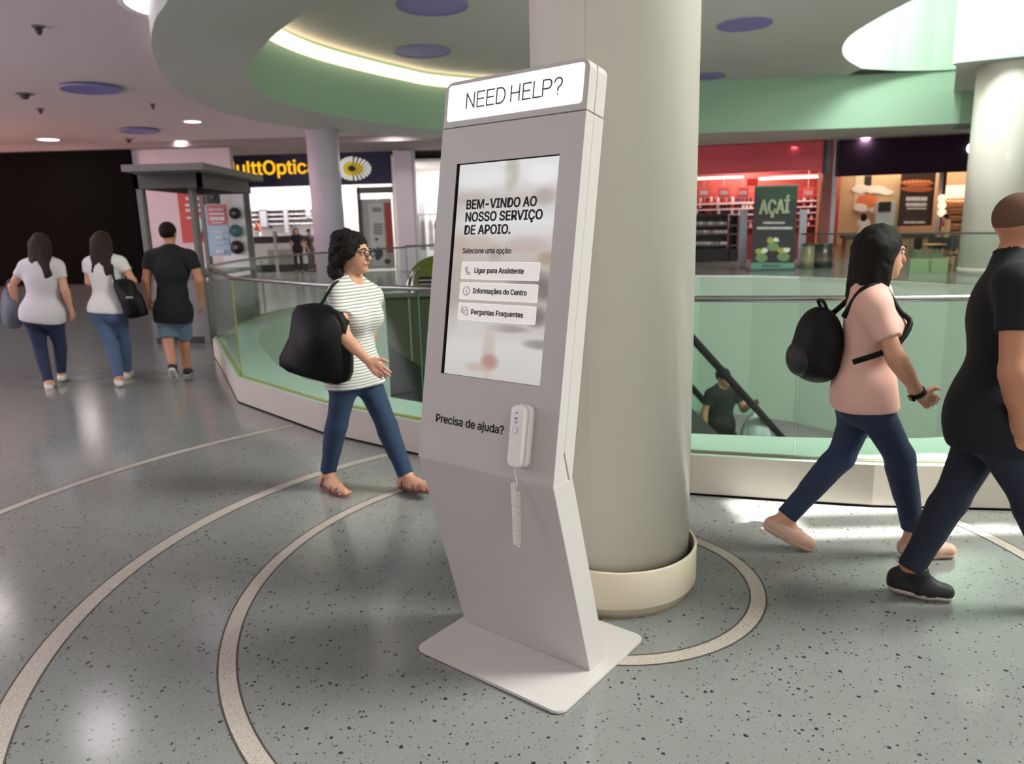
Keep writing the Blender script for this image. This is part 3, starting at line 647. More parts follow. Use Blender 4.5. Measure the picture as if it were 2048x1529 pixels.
# handset in its cradle
M_phone = mat('phone_white', (236, 232, 230), .3, vary=.01)
def soft_box(w, h, d, r, cx, cy, z0, taper=.012, seg=7):
    bm = bmesh.new(); prev = None
    for (k, z) in [(0, 0), (0, d * .55), (.15, d * .8), (.5, d * .95), (1, d)]:
        ring_ = [bm.verts.new((x, y, z0 + z)) for x, y in rrect(w - 2 * taper * k, h - 2 * taper * k, max(r - taper * k * .6, .004), seg, cx - w / 2 + taper * k, cy - h / 2 + taper * k)]
        if prev:
            n = len(ring_)
            for i in range(n): bm.faces.new([prev[i], prev[(i + 1) % n], ring_[(i + 1) % n], ring_[i]])
        else: bm.faces.new(ring_[::-1])
        prev = ring_
    bm.faces.new(prev); bmesh.ops.transform(bm, matrix=PM, verts=bm.verts); return bm
PHX, PHY = .4755, .1490
bobj('phone_cradle', soft_box(.068, .206, .026, .022, PHX + .003, PHY + .002, 0), M_phone, K, True)
HS = thing('telephone_handset', 'white telephone handset with a coiled cord hung on the kiosk front', 'telephone', KO, KYAW)
def hs_body():
    bm = bmesh.new(); prev = None; zs = .0262
    for k, z in [(0, 0), (0, .012), (.15, .018), (.5, .022), (1, .0235)]:
        ring_ = []
        for x, y in rrect(.060 - .018 * k, .204 - .018 * k, .021 - .006 * k, 7, PHX - .030 + .009 * k, PHY - .102 + .009 * k):
            q = (y - PHY) / .1
            grip = .007 * math.exp(-((q + .02) / .38) ** 2) if k == 0 and z == 0 else 0     # lifted underside: the grip gap
            ring_.append(bm.verts.new((x, y, zs + z + grip)))
        if prev:
            n = len(ring_)
            for i in range(n): bm.faces.new([prev[i], prev[(i + 1) % n], ring_[(i + 1) % n], ring_[i]])
        else: bm.faces.new(ring_[::-1])
        prev = ring_
    bm.faces.new(prev); bmesh.ops.transform(bm, matrix=PM, verts=bm.verts); return bm
bobj('handset_body', hs_body(), M_phone, HS, True)
bm = bmesh.new(); tube(bm, [(PHX - .024 + .003 * math.sin(i / 10 * PI), PHY + .078 + .018 * math.sin(i / 10 * PI / 2), .0398) for i in range(5)] + [(PHX + .028, PHY + .08 - i * .012, .0388) for i in range(3)], .0009, 5); bmesh.ops.transform(bm, matrix=PM, verts=bm.verts); bobj('earpiece_seam', bm, mat('phone_seam', (130, 126, 126), .5), HS)
def pdisc(x, y, r0, r1, z, m, name):
    bm = bmesh.new(); a = [bm.verts.new((x + r0 * math.cos(2 * PI * i / 24), y + r0 * math.sin(2 * PI * i / 24), z)) for i in range(24)]; b = [bm.verts.new((x + r1 * math.cos(2 * PI * i / 24), y + r1 * math.sin(2 * PI * i / 24), z + .0012)) for i in range(24)]
    for i in range(24): bm.faces.new([a[i], a[(i + 1) % 24], b[(i + 1) % 24], b[i]])
    bm.faces.new(b); bmesh.ops.transform(bm, matrix=PM, verts=bm.verts); return bobj(name, bm, m, HS)
ZH = .0497
pdisc(PHX - .002, PHY + .021, .0125, .0118, ZH, mat('call_ring', (186, 180, 196), .4), 'call_button')
pdisc(PHX - .002, PHY + .021, .0105, .0098, ZH + .0008, M_phone, 'call_button_cap')
pdisc(PHX - .002, PHY + .047, .0058, .005, ZH, mat('call_ring', (186, 180, 196), .4), 'small_button')
M_ind = mat('indicator_blue', (110, 112, 158), .4)
pdisc(PHX - .002, PHY + .077, .0032, .003, ZH, M_ind, 'indicator')
for dx in (-.005, -.0017, .0017, .005):
    bm = bmesh.new(); box(bm, PHX - .002 + dx - .0013, PHX - .002 + dx + .0013, PHY + .0575, PHY + .062, ZH, ZH + .0008); bmesh.ops.transform(bm, matrix=PM, verts=bm.verts); bobj('printed_mark', bm, M_ind, HS)
bm = bmesh.new(); tube(bm, [(PHX - .006, PHY + .018, ZH + .0022), (PHX - .003, PHY + .018, ZH + .0022), (PHX - .003, PHY + .025, ZH + .0022), (PHX, PHY + .026, ZH + .0022), (PHX, PHY + .016, ZH + .0022)], .0008, 5); bmesh.ops.transform(bm, matrix=PM, verts=bm.verts); bobj('call_symbol', bm, mat('symbol_white', (250, 250, 250), .4), HS)
# cord, in the kiosk frame: leaves the handset, drops, coils down and doubles back
p0 = PM @ Vector((PHX - .004, PHY - .10, .030)); pw = Matrix.Translation(KO) @ Matrix.Rotation(KYAW, 4, 'Z')
zb = .565; zt = p0.z - .055
lead = [p0, p0 + Vector((0, -.004, -.02)), p0 + Vector((.012, -.008, -.05)), p0 + Vector((.010, -.008, -.064)), p0 + Vector((-.002, -.008, -.058)), Vector((p0.x - .004, p0.y - .008, zt))]
coil = []
def strand(x, y, za, zc, n, r):
    for i in range(n * 12 + 1):
        a = i / 12 * 2 * PI; k = i / (n * 12); coil.append(Vector((x + .004 * k + r * math.cos(a), y + r * math.sin(a), za + (zc - za) * k)))
xx, yy = p0.x - .004, p0.y - .008
strand(xx, yy, zt, zb, 34, .0072)
for i in range(1, 6): coil.append(Vector((xx + .0112 + .0075 * i / 6, yy, zb - .009 * math.sin(i / 6 * PI))))
strand(xx + .012, yy + .004, zb, zb + .185, 28, .0066)
tubeo('cord', [tuple(v) for v in smooth_path([tuple(v) for v in lead], 4)] + [tuple(v) for v in coil], .0019, mat('cord_white', (242, 238, 230), .4), HS, 6)

# ------------------------------------------------------------------ escalator and landing in the void
M_dglass = glass('landing_glass', (.34, .36, .30), .8, .86, (84, 88, 68))
t = thing('landing_platform', 'dark landing with olive tinted glass screens inside the void left of the kiosk', 'escalator landing', (-1.18, 7.0, 0))
bxo('deck', (0, 2.6, .05, 2.2, -.35, -.0), mat('landing_deck', (64, 76, 62), .5), t)
for i, (x0, x1) in enumerate([(0, .215), (.235, .62), (.64, 1.3)]):
    bxo('glass_screen', (x0, x1, .0, .02, -.02, .97), M_dglass, t)
    bxo('screen_seam', (x1 + .001, x1 + .019, -.004, .024, -.02, .985), mat('seam_steel', (128, 132, 118), .4), t)
bxo('top_rail', (-.02, 1.4, -.02, .04, .97, 1.01), M_steel, t, .008)
bm = bmesh.new(); prism(bm, [(0, -.03, -.02), (.6, -.03, -.02), (.6, -.03, .10), (0.02, -.03, .50)], (0, .03, 0)); bobj('skirt', bm, mat('landing_skirt', (34, 48, 36), .9, spec=.1), t)
t = thing('rounded_machine', 'glossy olive green rounded machine with black vent slats left of the kiosk screen', 'machine', (-.76, 7.9, 0))
bm = bmesh.new()
prof = [(.0, .0), (.26, 0), (.27, .5), (.30, .95), (.28, 1.15), (.22, 1.25), (.1, 1.31), (0, 1.32)]
pr = [(-.30, -.0), (.34, 0), (.36, .9), (.33, 1.16), (.24, 1.27), (.1, 1.32), (-.08, 1.31), (-.22, 1.22), (-.30, 1.05), (-.33, .8)]
prism(bm, [(x, -.28, z) for x, z in smooth_path(pr, 3, True)], (0, .5, 0)); bmesh.ops.recalc_face_normals(bm, faces=bm.faces); bmesh.ops.bevel(bm, geom=[e for e in bm.edges if abs(e.verts[0].co.y - e.verts[1].co.y) < 1e-5], offset=.06, segments=3, affect='EDGES')
bobj('shell', bm, mat('olive_gloss', (78, 90, 26), .12, coat=.6), t, True)
bxo('vent_panel', (-.17, .20, -.30, -.27, .90, 1.12), mat('vent_black', (16, 18, 14), .4), t, .01)
for i in range(5): bxo('vent_slat', (-.16, .19, -.315, -.295, .915 + i * .041, .928 + i * .041), mat('vent_grey', (150, 152, 140), .4), t)
e = np.array([.70, .70, -.66]); e /= np.linalg.norm(e)
A1_ = at(1384, 676, 8.0); B1_ = at(1572, 884, 9.6)
A2_ = at(1330, 716, 9.3); B2_ = at(1470, 872, 10.6)
t = thing('escalator', 'escalator climbing out of the void right of the column, with black handrails', 'escalator', tuple(A1_))
loc = lambda p: tuple(np.array(p) - A1_)
d1 = B1_ - A1_; d2 = B2_ - A2_
for (a, d) in ((A1_, d1), (A2_, d2)):
    tubeo('handrail', [loc(a - d * .35), loc(a), loc(a + d), loc(a + d * 2.0)], .045, mat('rubber_black', (28, 30, 30), .45), t)
    bm = bmesh.new(); q = [a - d * .35, a + d * 2.0]; prism(bm, [loc(q[0]), loc(q[1]), loc(q[1] - np.array([0, 0, .78])), loc(q[0] - np.array([0, 0, .78]))], (.0, .02, 0)); bobj('side_glass', bm, M_glass, t)
    bm = bmesh.new(); prism(bm, [loc(q[0] - np.array([0, 0, .78])), loc(q[1] - np.array([0, 0, .78])), loc(q[1] - np.array([0, 0, 1.2])), loc(q[0] - np.array([0, 0, 1.2]))], (0, .08, 0)); bobj('truss_side', bm, mat('truss', (70, 74, 70), .4), t)
MAN_E = at(1442, 800, 9.5); STEP_Z = -1.98
# steps around the man
up = np.array([-d1[0], -d1[1], 0]); up /= np.linalg.norm(up); side = np.array([-up[1], up[0], 0])
for k in range(-4, 6):
    c = np.array([MAN_E[0], MAN_E[1], STEP_Z]) + up * .38 * k + np.array([0, 0, .22 * k])
    bm = bmesh.new(); pts = [c + up * .2 + side * .42, c + up * .2 - side * .42, c - up * .2 - side * .42, c - up * .2 + side * .42]
    prism(bm, [loc(p) for p in pts], (0, 0, -.22)); bobj('step', bm, mat('step_metal', (92, 94, 94), .4, .6), t)

# ------------------------------------------------------------------ people: bodies grown from blended capsules
class Field:
    def __init__(s, lo, hi, res):
        s.res = res; s.lo = np.array(lo, np.float32) - res * 2; n = np.ceil((np.array(hi) + res * 2 - s.lo) / res).astype(int) + 1; s.n = n
        s.d = np.full(n, 9.0, np.float32)
    def sub(s, lo, hi):
        a = np.clip(np.floor((np.array(lo) - s.lo) / s.res).astype(int), 0, s.n - 1); b = np.clip(np.ceil((np.array(hi) - s.lo) / s.res).astype(int) + 1, 1, s.n)
        sl = tuple(slice(i, j) for i, j in zip(a, b))
        ax = [s.lo[i] + s.res * np.arange(a[i], max(b[i], a[i]), dtype=np.float32) for i in range(3)]
        return sl, ax[0][:, None, None], ax[1][None, :, None], ax[2][None, None, :]
    def merge(s, sl, d, k):
        o = s.d[sl]
        if o.size == 0: return
        if k > 0:
            h = np.clip(.5 + .5 * (o - d) / k, 0, 1); s.d[sl] = o * (1 - h) + d * h - k * h * (1 - h)
        else: s.d[sl] = np.minimum(o, d)
    def cap(s, a, b, ra, rb, k=.02, cut=None, flat=None):
        a = np.array(a, float); b = np.array(b, float); m = max(ra, rb) + k + s.res * 3
        sl, X, Y, Z = s.sub(np.minimum(a, b) - m, np.maximum(a, b) + m)
        ab = b - a; L2 = max(ab @ ab, 1e-9)
        t = np.clip(((X - a[0]) * ab[0] + (Y - a[1]) * ab[1] + (Z - a[2]) * ab[2]) / L2, 0, 1)
        dx = X - a[0] - t * ab[0]; dy = Y - a[1] - t * ab[1]; dz = Z - a[2] - t * ab[2]
        if flat is not None:      # squash along a direction
            f, q = flat; w = dx * f[0] + dy * f[1] + dz * f[2]; w2 = w * (1 / q - 1); dx = dx + w2 * f[0]; dy = dy + w2 * f[1]; dz = dz + w2 * f[2]
        d = np.sqrt(dx * dx + dy * dy + dz * dz) - (ra + (rb - ra) * t)
        if cut is not None:
            for (p, n) in cut: d = np.maximum(d, (X - p[0]) * n[0] + (Y - p[1]) * n[1] + (Z - p[2]) * n[2])
        s.merge(sl, d.astype(np.float32), k)
    def ell(s, c, R, axes=None, k=.03, neg=False, cut=None, infl=0):
        c = np.array(c, float); R = np.array(R, float) + infl; A = np.eye(3) if axes is None else np.array(axes); m = R.max() + k + s.res * 3
        sl, X, Y, Z = s.sub(c - m, c + m)
        x, y, z = X - c[0], Y - c[1], Z - c[2]
        q = [(x * A[i][0] + y * A[i][1] + z * A[i][2]) for i in range(3)]
        k0 = np.sqrt(sum((q[i] / R[i]) ** 2 for i in range(3))); k1 = np.sqrt(sum((q[i] / R[i] ** 2) ** 2 for i in range(3))) + 1e-6
        d = k0 * (k0 - 1) / k1
        d = np.where(k0 < .3, -R.min() * (1 - k0), d)
        if cut is not None:
            for (p, n) in cut: d = np.maximum(d, (X - p[0]) * n[0] + (Y - p[1]) * n[1] + (Z - p[2]) * n[2])
        if neg: s.d[sl] = np.maximum(s.d[sl], -d)
        else: s.merge(sl, d.astype(np.float32), k)
    def plane(s, p, n):
        X, Y, Z = s.sub(s.lo, s.lo + s.res * s.n)[1:]
        s.d = np.maximum(s.d, ((X - p[0]) * n[0] + (Y - p[1]) * n[1] + (Z - p[2]) * n[2]).astype(np.float32))
    def noise(s, amp, f):
        X, Y, Z = s.sub(s.lo, s.lo + s.res * s.n)[1:]
        X = X[:s.n[0]]; Y = Y[:, :s.n[1]]; Z = Z[:, :, :s.n[2]]
        s.d = s.d + (amp * (np.sin(X * f + 1.3 * np.sin(Z * f * .7)) * np.sin(Y * f * 1.1 + 2 + np.sin(X * f * .6)) * np.sin(Z * f * .9 + 1.7 * np.sin(Y * f * .5)))).astype(np.float32)
    def mesh(s):
        d = s.d; n = d.shape; neg = d < 0
        cnt = np.zeros((n[0] - 1, n[1] - 1, n[2] - 1), np.int8)
        for i in (0, 1):
            for j in (0, 1):
                for k in (0, 1): cnt += neg[i:n[0] - 1 + i, j:n[1] - 1 + j, k:n[2] - 1 + k]
        act = (cnt > 0) & (cnt < 8); idx = np.full(act.shape, -1, np.int64); cells = np.argwhere(act); idx[act] = np.arange(len(cells))
        acc = np.zeros((len(cells), 3)); num = np.zeros(len(cells))
        cor = [(i, j, k) for i in (0, 1) for j in (0, 1) for k in (0, 1)]
        for a in cor:
            for ax in range(3):
                if a[ax]: continue
                b = list(a); b[ax] = 1
                da = d[cells[:, 0] + a[0], cells[:, 1] + a[1], cells[:, 2] + a[2]]; db = d[cells[:, 0] + b[0], cells[:, 1] + b[1], cells[:, 2] + b[2]]
                c = (da < 0) != (db < 0); t = np.where(c, da / np.where(c, da - db, 1), 0)
                p = np.tile(np.array(a, float), (len(cells), 1)); p[:, ax] += t
                acc[c] += p[c]; num[c] += 1
        V = (cells + acc / np.maximum(num, 1)[:, None]) * s.res + s.lo
        Q = []
        for ax in range(3):
            sh = [n[0], n[1], n[2]]; sh[ax] -= 1
            A = neg[tuple(slice(0, n[i] - 1) if i == ax else slice(1, n[i] - 1) for i in range(3))]; B = neg[tuple(slice(1, n[i]) if i == ax else slice(1, n[i] - 1) for i in range(3))]
            e_ = np.argwhere(A != B)
            if not len(e_): continue
            fl = A[tuple(e_.T)]
            o = e_.copy()
            for i in range(3):
                if i != ax: o[:, i] += 1
            u, v = [(1, 2), (2, 0), (0, 1)][ax]
            def ci(du, dv):
                q = o.copy(); q[:, u] += du; q[:, v] += dv; return idx[q[:, 0], q[:, 1], q[:, 2]]
            q = np.stack([ci(-1, -1), ci(0, -1), ci(0, 0), ci(-1, 0)], 1)
            q[~fl] = q[~fl][:, ::-1]; Q.append(q)
        return V, (np.concatenate(Q) if Q else np.zeros((0, 4), int))
def np_mesh(name, parts, origin, m, parent, smooth_it=1):
    V = []; Q = []; k = 0
    for v, q in parts: V.append(v - origin); Q.append(q + k); k += len(v)
    V = np.concatenate(V); Q = np.concatenate(Q); Q = Q[(Q >= 0).all(1)]
    me = bpy.data.meshes.new(name); me.vertices.add(len(V)); me.vertices.foreach_set('co', V.astype(np.float32).ravel())
    me.loops.add(len(Q) * 4); me.loops.foreach_set('vertex_index', Q.astype(np.int32).ravel())
    me.polygons.add(len(Q)); me.polygons.foreach_set('loop_start', np.arange(0, len(Q) * 4, 4, dtype=np.int32))
    me.update(calc_edges=True); me.validate()
    return link(name, me, m, parent, True)
def nrm(v): v = np.array(v, float); return v / (np.linalg.norm(v) + 1e-9)
def bounds(pts, m=.25): a = np.array(pts); return a.min(0) - m, a.max(0) + m

M_skin = mat('skin', (206, 152, 124), .5, vary=.05, scale=12); M_skin2 = mat('skin_tan', (190, 130, 100), .5, vary=.05, scale=12)
M_hair = mat('dark_hair', (22, 17, 14), .7, vary=.3, scale=60, bump=.4, spec=.2); M_brown = mat('brown_hair', (46, 33, 25), .65, vary=.3, scale=60, bump=.4, spec=.25)
M_eye = mat('eye_white', (232, 228, 222), .2); M_iris = mat('iris', (40, 28, 22), .2); M_lip = mat('lip', (172, 96, 88), .45)
def denim(name, c):
    return mat(name, c, .85, vary=.18, scale=14, bump=.3)

def person(label, J, face, sex='f', hair='long', shirt=None, pants=None, shoes=None, skin=M_skin, hairm=M_hair, res=.009, group=None, fine=True, girth=1.0, hand_curl=.5, sleeve=.55, hem=.10, pant_end=1.0, glasses=False, belly=0, collar=False, scoop=0):
    J = {k: np.array(v, float) for k, v in J.items()}
    z0 = min(J['toe_l'][2], J['toe_r'][2]) - .03
    ctr = (J['hip_l'] + J['hip_r']) / 2; org = np.array([ctr[0], ctr[1], z0])
    root = thing('person', label, 'person', tuple(org), 0, group)
    neck = J['neck']; spine = nrm(neck - ctr)
    Lx = J['sh_l'] - J['sh_r']; Lx = nrm(Lx - spine * (Lx @ spine)); Fw = nrm(np.cross(Lx, spine))
    Hl = J['hip_l'] - J['hip_r']; Hl = nrm(Hl - spine * (Hl @ spine)); Hl = nrm(Hl + Lx * .5); Hf = nrm(np.cross(Hl, spine))
    face = nrm(face); upv = nrm(np.array([0, 0, 1.]) - face * face[2]); lat = np.cross(upv, face)   # lat = the person's left
    tl = np.linalg.norm(neck - ctr); sw = np.linalg.norm(J['sh_l'] - J['sh_r'])
    fem = sex == 'f'; g = girth
    def torso(F, e, low=True, flare=0):
        ax = (Lx, Fw, spine); hx = (Hl, Hf, spine)
        F.ell(ctr + spine * tl * .70, (.155 * g if fem else .178 * g, .105 * g if fem else .122 * g, .20), ax, .06, infl=e)
        F.ell(ctr + spine * tl * .34, (.128 * g if fem else .152 * g, .098 * g + belly, .17), ax, .06, infl=e)
        if low: F.ell(ctr + spine * .02 - Hf * .015, (.165 * g, .118 * g, .13), hx, .06, infl=e)
        if flare:
            F.ell(ctr + spine * .03 - Hf * .018, (.168 * g, .124 * g, .22), hx, .05, infl=flare)
            for q in 'lr':
                F.ell(J['hip_' + q] - Hf * .050, (.083 * g, .078 * g, .16), hx, .05, infl=flare * .7)
                F.cap(J['hip_' + q] + spine * .05, J['hip_' + q] + (J['kn_' + q] - J['hip_' + q]) * .3, .088 * g + flare * .7, .082 * g + flare * .8, .05)
        F.cap(J['sh_l'] - Lx * .03 - np.array([0, 0, .012]), J['sh_r'] + Lx * .03 - np.array([0, 0, .012]), .052 * g + e, .052 * g + e, .07)
        for q in 'lr': F.cap(neck + spine * .025, J['sh_' + q] - (J['sh_' + q] - neck) * .25 + spine * .0, .046 * g + e, .046 * g + e, .06)
        if fem:
            for s_ in (-1, 1): F.ell(ctr + spine * tl * .66 + Fw * .075 + Lx * s_ * .072, (.07, .07, .075), ax, .05, infl=e)
    def arm(F, sd, e, frac=None):
        a, b, c = J['sh_' + sd], J['el_' + sd], J['wr_' + sd]; k = 1.0 if fem else 1.18
        if frac is None:
            F.cap(a, b, .047 * k * g + e, .037 * k + e, .03); F.cap(b, c, .037 * k + e, .026 * k + e, .02)
            F.cap(b + (c - b) * .12, b + (c - b) * .45, .038 * k + e, .033 * k + e, .02)
        else:
            n = nrm(b - a); q = a + (b - a) * frac
            F.cap(a + n * .015, q + n * .03, .044 * k * g + e, (.048 if frac < .8 else .045) * k + e, .05, cut=[(q, n)])
    def leg(F, sd, e, end=1.0):
        a, b, c = J['hip_' + sd], J['kn_' + sd], J['an_' + sd]; k = 1.0 if fem else 1.05
        if end >= 1:
            n = nrm(c - b); q = b + (c - b) * (1.0 if not e else (1.03 if shoes and shoes[0] == 'sneaker' else .985))
            F.cap(a, b, .086 * k * g + e, .056 * k + e, .05)
            cut = [(q, n)] if e else None
            F.cap(b, c + n * .02, .054 * k + e, (.037 * k + e) if not e else .046 * k + e * .6, .03, cut=cut)
            bk = np.cross(nrm(J['hip_l'] - J['hip_r']), n); bk = bk if bk @ Hf < 0 else -bk
            F.cap(b + (c - b) * .15 + bk * .012, b + (c - b) * .5 + bk * .006, .052 * k + e, .042 * k + e, .03)
        else:
            n = nrm(b - a); q = a + (b - a) * end
            F.cap(a, q + n * .04, .088 * k * g + e, .070 * k * g + e + .006, .05, cut=[(q, n)])
    def foot(F, sd, e):
        c, tp = J['an_' + sd], J['toe_' + sd]; d = nrm(tp - c); heel = c - np.array([0, 0, .055]) - nrm(d * [1, 1, 0]) * .035
        heel = J.get('heel_' + sd, heel)
        F.cap(c, heel + np.array([0, 0, .01]), .036 + e, .034 + e, .02); F.cap(heel, heel + (tp - heel) * .6, .033 + e, .040 + e, .025); F.cap(heel + (tp - heel) * .55, tp, .040 + e, .030 + e, .02); F.cap(c + d * .01, heel + (tp - heel) * .62, .034 + e, .034 + e, .03)
        return heel
    # --- body
    hc = J['head']; s_ = 1.0 if fem else 1.04
    lo, hi = bounds(list(J.values()), .2); F = Field(lo, hi, res)
    torso(F, -.004); [arm(F, q, 0) for q in 'lr']; [leg(F, q, -.003) for q in 'lr']; [foot(F, q, -.004) for q in 'lr']
    F.cap(neck - spine * .04, hc - upv * .07 - face * .015, .056 * s_, .050 * s_, .04)
    parts = [F.mesh()]
    Hd = Field(hc - .19, hc + .17, .0055 if fine else res * .8)
    Hd.cap(neck - spine * .02, hc - upv * .07 - face * .015, .052 * s_, .049 * s_, .03)
    Hd.ell(hc + upv * .03 - face * .012, (.074 * s_, .093 * s_, .088 * s_), (lat, face, upv), .03)
    Hd.ell(hc - upv * .045 + face * .030, (.055 * s_, .062 * s_, .070 * s_), (lat, face, upv), .035)
    Hd.ell(hc - upv * .095 + face * .066, (.022, .020, .018), (lat, face, upv), .03)     # chin
    Hd.cap(hc + upv * .012 + face * .088, hc - upv * .030 + face * .106, .008, .0135, .012)   # nose
    for k in (-1, 1):
        Hd.ell(hc + upv * .004 + face * .092 + lat * k * .032, (.016, .012, .011), (lat, face, upv), .01, neg=True)   # eye sockets
        Hd.ell(hc - upv * .008 - face * .012 + lat * k * .076 * s_, (.010, .020, .032), (lat, face, upv), .01)   # ears
        Hd.cap(hc + upv * .022 + face * .086 + lat * k * .014, hc + upv * .020 + face * .076 + lat * k * .046, .009, .008, .012)
    Hd.cap(hc - upv * .058 + face * .090 - lat * .014, hc - upv * .058 + face * .090 + lat * .014, .010, .010, .012)
    parts.append(Hd.mesh())
    for sd in 'lr':
        w, el = J['wr_' + sd], J['el_' + sd]; d = nrm(w - el)
        hd_ = J.get('hand_' + sd); d = nrm(hd_ - w) if hd_ is not None else d
        pn = J.get('palm_' + sd); pn = nrm(pn) if pn is not None else nrm(ctr + spine * .2 - w)
        pn = nrm(pn - d * (pn @ d)); th = np.cross(pn, d); th = th if th @ Fw > 0 else -th     # thumb side looks forward
        hs = 1.0 if fem else 1.1
        Fh = Field(w - .24, w + .24, .005 if fine else .009)
        Fh.cap(w - d * .03, w + d * .02, .026 * hs, .024 * hs, .015)
        Fh.cap(w + d * .03 * hs + th * .014, w + d * .08 * hs + th * .018, .019 * hs, .017 * hs, .015, flat=(pn, .75)); Fh.cap(w + d * .03 * hs - th * .014, w + d * .078 * hs - th * .020, .018 * hs, .016 * hs, .015, flat=(pn, .75))
        for i, (o_, ln) in enumerate([(.030, .066), (.011, .074), (-.009, .069), (-.028, .053)]):
            b0_ = w + d * (.085 - abs(i - 1) * .004) * hs + th * o_ * hs; cu = hand_curl * (1 + .15 * i)
            d1_ = nrm(d + pn * .45 * cu); d2_ = nrm(d + pn * 1.5 * cu); d3_ = nrm(d * .5 + pn * 2.2 * cu) if cu > .6 else nrm(d + pn * 2.0 * cu)
            p1 = b0_ + d1_ * ln * .45 * hs; p2 = p1 + d2_ * ln * .32 * hs; p3 = p2 + d3_ * ln * .25 * hs; r_ = .0088 * hs
            Fh.cap(w + d * .05 * hs + th * o_ * .8, b0_, .011 * hs, .0098 * hs, .006); Fh.cap(b0_, p1, r_ * 1.05, r_, .004); Fh.cap(p1, p2, r_, r_ * .92, .002); Fh.cap(p2, p3, r_ * .92, r_ * .8, .002)
        tb = w + d * .028 * hs + th * .026; t1 = tb + nrm(d * .7 + th * .75 + pn * .2) * .042 * hs; t2 = t1 + nrm(d * 1.0 + th * .25 + pn * .45) * .036 * hs
        Fh.cap(tb, t1, .014 * hs, .0115 * hs, .01); Fh.cap(t1, t2, .0108 * hs, .0085 * hs, .003)
        parts.append(Fh.mesh())
    np_mesh('body', parts, org, skin, root)
    if fine:
        for k in (-1, 1):
            for nm, r, off_, m in (('eye', .0095, .0800, M_eye), ('iris', .0048, .0862, M_iris)):
                bm = bmesh.new(); bmesh.ops.create_uvsphere(bm, u_segments=12, v_segments=8, radius=r, matrix=Matrix.Translation(tuple(hc + upv * .004 + face * off_ + lat * k * .032 - org))); bobj(nm, bm, m, root, True)
            tubeo('eyebrow', [tuple(hc + upv * .026 + face * .096 + lat * k * .014 - org), tuple(hc + upv * .031 + face * .093 + lat * k * .032 - org), tuple(hc + upv * .024 + face * .084 + lat * k * .050 - org)], .0032, hairm, root, 5)
        tubeo('lips', [tuple(hc - upv * .058 + face * (.098 - abs(q) * 12 * abs(q) * .6) + lat * q - org) for q in (-.020, -.01, 0, .01, .020)], [.002, .0055, .006, .0055, .002], M_lip, root, 8)
    # --- clothes
    if shirt:
        Fs = Field(lo, hi, res); torso(Fs, .012, flare=.021)
        for q in 'lr': arm(Fs, q, .010, sleeve)
        Fs.plane(ctr + spine * -hem, -spine)
        Fs.ell(hc - upv * (.095 + scoop * .02) + Fw * (.02 + scoop * .05), (.072 + scoop * .012, .085, .055 + scoop * .02), (Lx, Fw, spine), 0, neg=True)
        np_mesh('shirt', [Fs.mesh()], org, shirt, root)
        if collar: tubeo('collar', [tuple(neck + spine * (.028 - .018 * math.sin(a)) + Lx * math.cos(a) * .066 * g + Fw * (math.sin(a) * .070 + .004) - org) for a in np.linspace(0, 2 * PI, 25)], .014, shirt, root, 8)
    if pants:
        Fp = Field(lo, hi, res); Fp.ell(ctr + spine * .02 - Hf * .018, (.168 * g, .122 * g, .13), (Hl, Hf, spine), .06, infl=.004)
        for q in 'lr': Fp.ell(J['hip_' + q] - Hf * .055 - np.array([0, 0, .02]), (.085 * g, .075 * g, .09), (Hl, Hf, spine), .05)
        for q in 'lr': leg(Fp, q, .006, pant_end)
        Fp.plane(ctr + spine * (.075), spine)
        np_mesh('trousers' if pant_end >= 1 else 'shorts', [Fp.mesh()], org, pants, root)
    for q in 'lr':
        if not shoes: break
        kind, um, som = shoes; c, tp = J['an_' + q], J['toe_' + q]
        heel = J.get('heel_' + q, c - np.array([0, 0, .055]) - nrm((tp - c) * [1, 1, 0]) * .035)
        fd = nrm(tp - heel); sd_ = nrm(np.cross(fd, [0, 0, 1.])); nz = np.cross(sd_, fd)
        sh_r = thing_part = None
        if kind != 'sandal':
            Fo = Field(np.minimum(np.minimum(c, tp), heel) - .12, np.maximum(np.maximum(c, tp), heel) + .12, .006 if fine else res * .8)
            Fo.cap(heel, heel + (tp - heel) * .6, .040, .047, .02); Fo.cap(heel + (tp - heel) * .5, tp, .047, .036, .02)
            if kind == 'sneaker': Fo.cap(heel + nz * .03, c + (tp - c) * .12 + nz * .0, .040, .040, .02, cut=[(c + nz * .005, nz)]); Fo.cap(c + fd * .02, heel + (tp - heel) * .65, .036, .034, .03, cut=[(c + nz * .005, nz)])
            else: Fo.cap(c + fd * .01, heel + (tp - heel) * .25, .043, .04, .01, cut=[(heel + nz * .038, nz)])
            if kind == 'flat': Fo.ell(heel + (tp - heel) * .36 + nz * .06, (.06, .034, .045), (fd, sd_, nz), 0, neg=True)
            Fo.plane(heel - nz * .022, -nz)
            so = np_mesh('shoe', [Fo.mesh()], org, um, root)
        else:
            so = None
        Fo = Field(np.minimum(tp, heel) - .1, np.maximum(tp, heel) + .1, .005 if fine else res * .8)
        cutz = [(heel - nz * (.012 if kind != 'sandal' else .020), nz), (heel - nz * .038, -nz)]
        Fo.cap(heel, heel + (tp - heel) * .6, .043, .050, .01, cut=cutz); Fo.cap(heel + (tp - heel) * .55, tp, .050, .040, .01, cut=cutz)
        sp = np_mesh('sole', [Fo.mesh()], org, som, so or root)
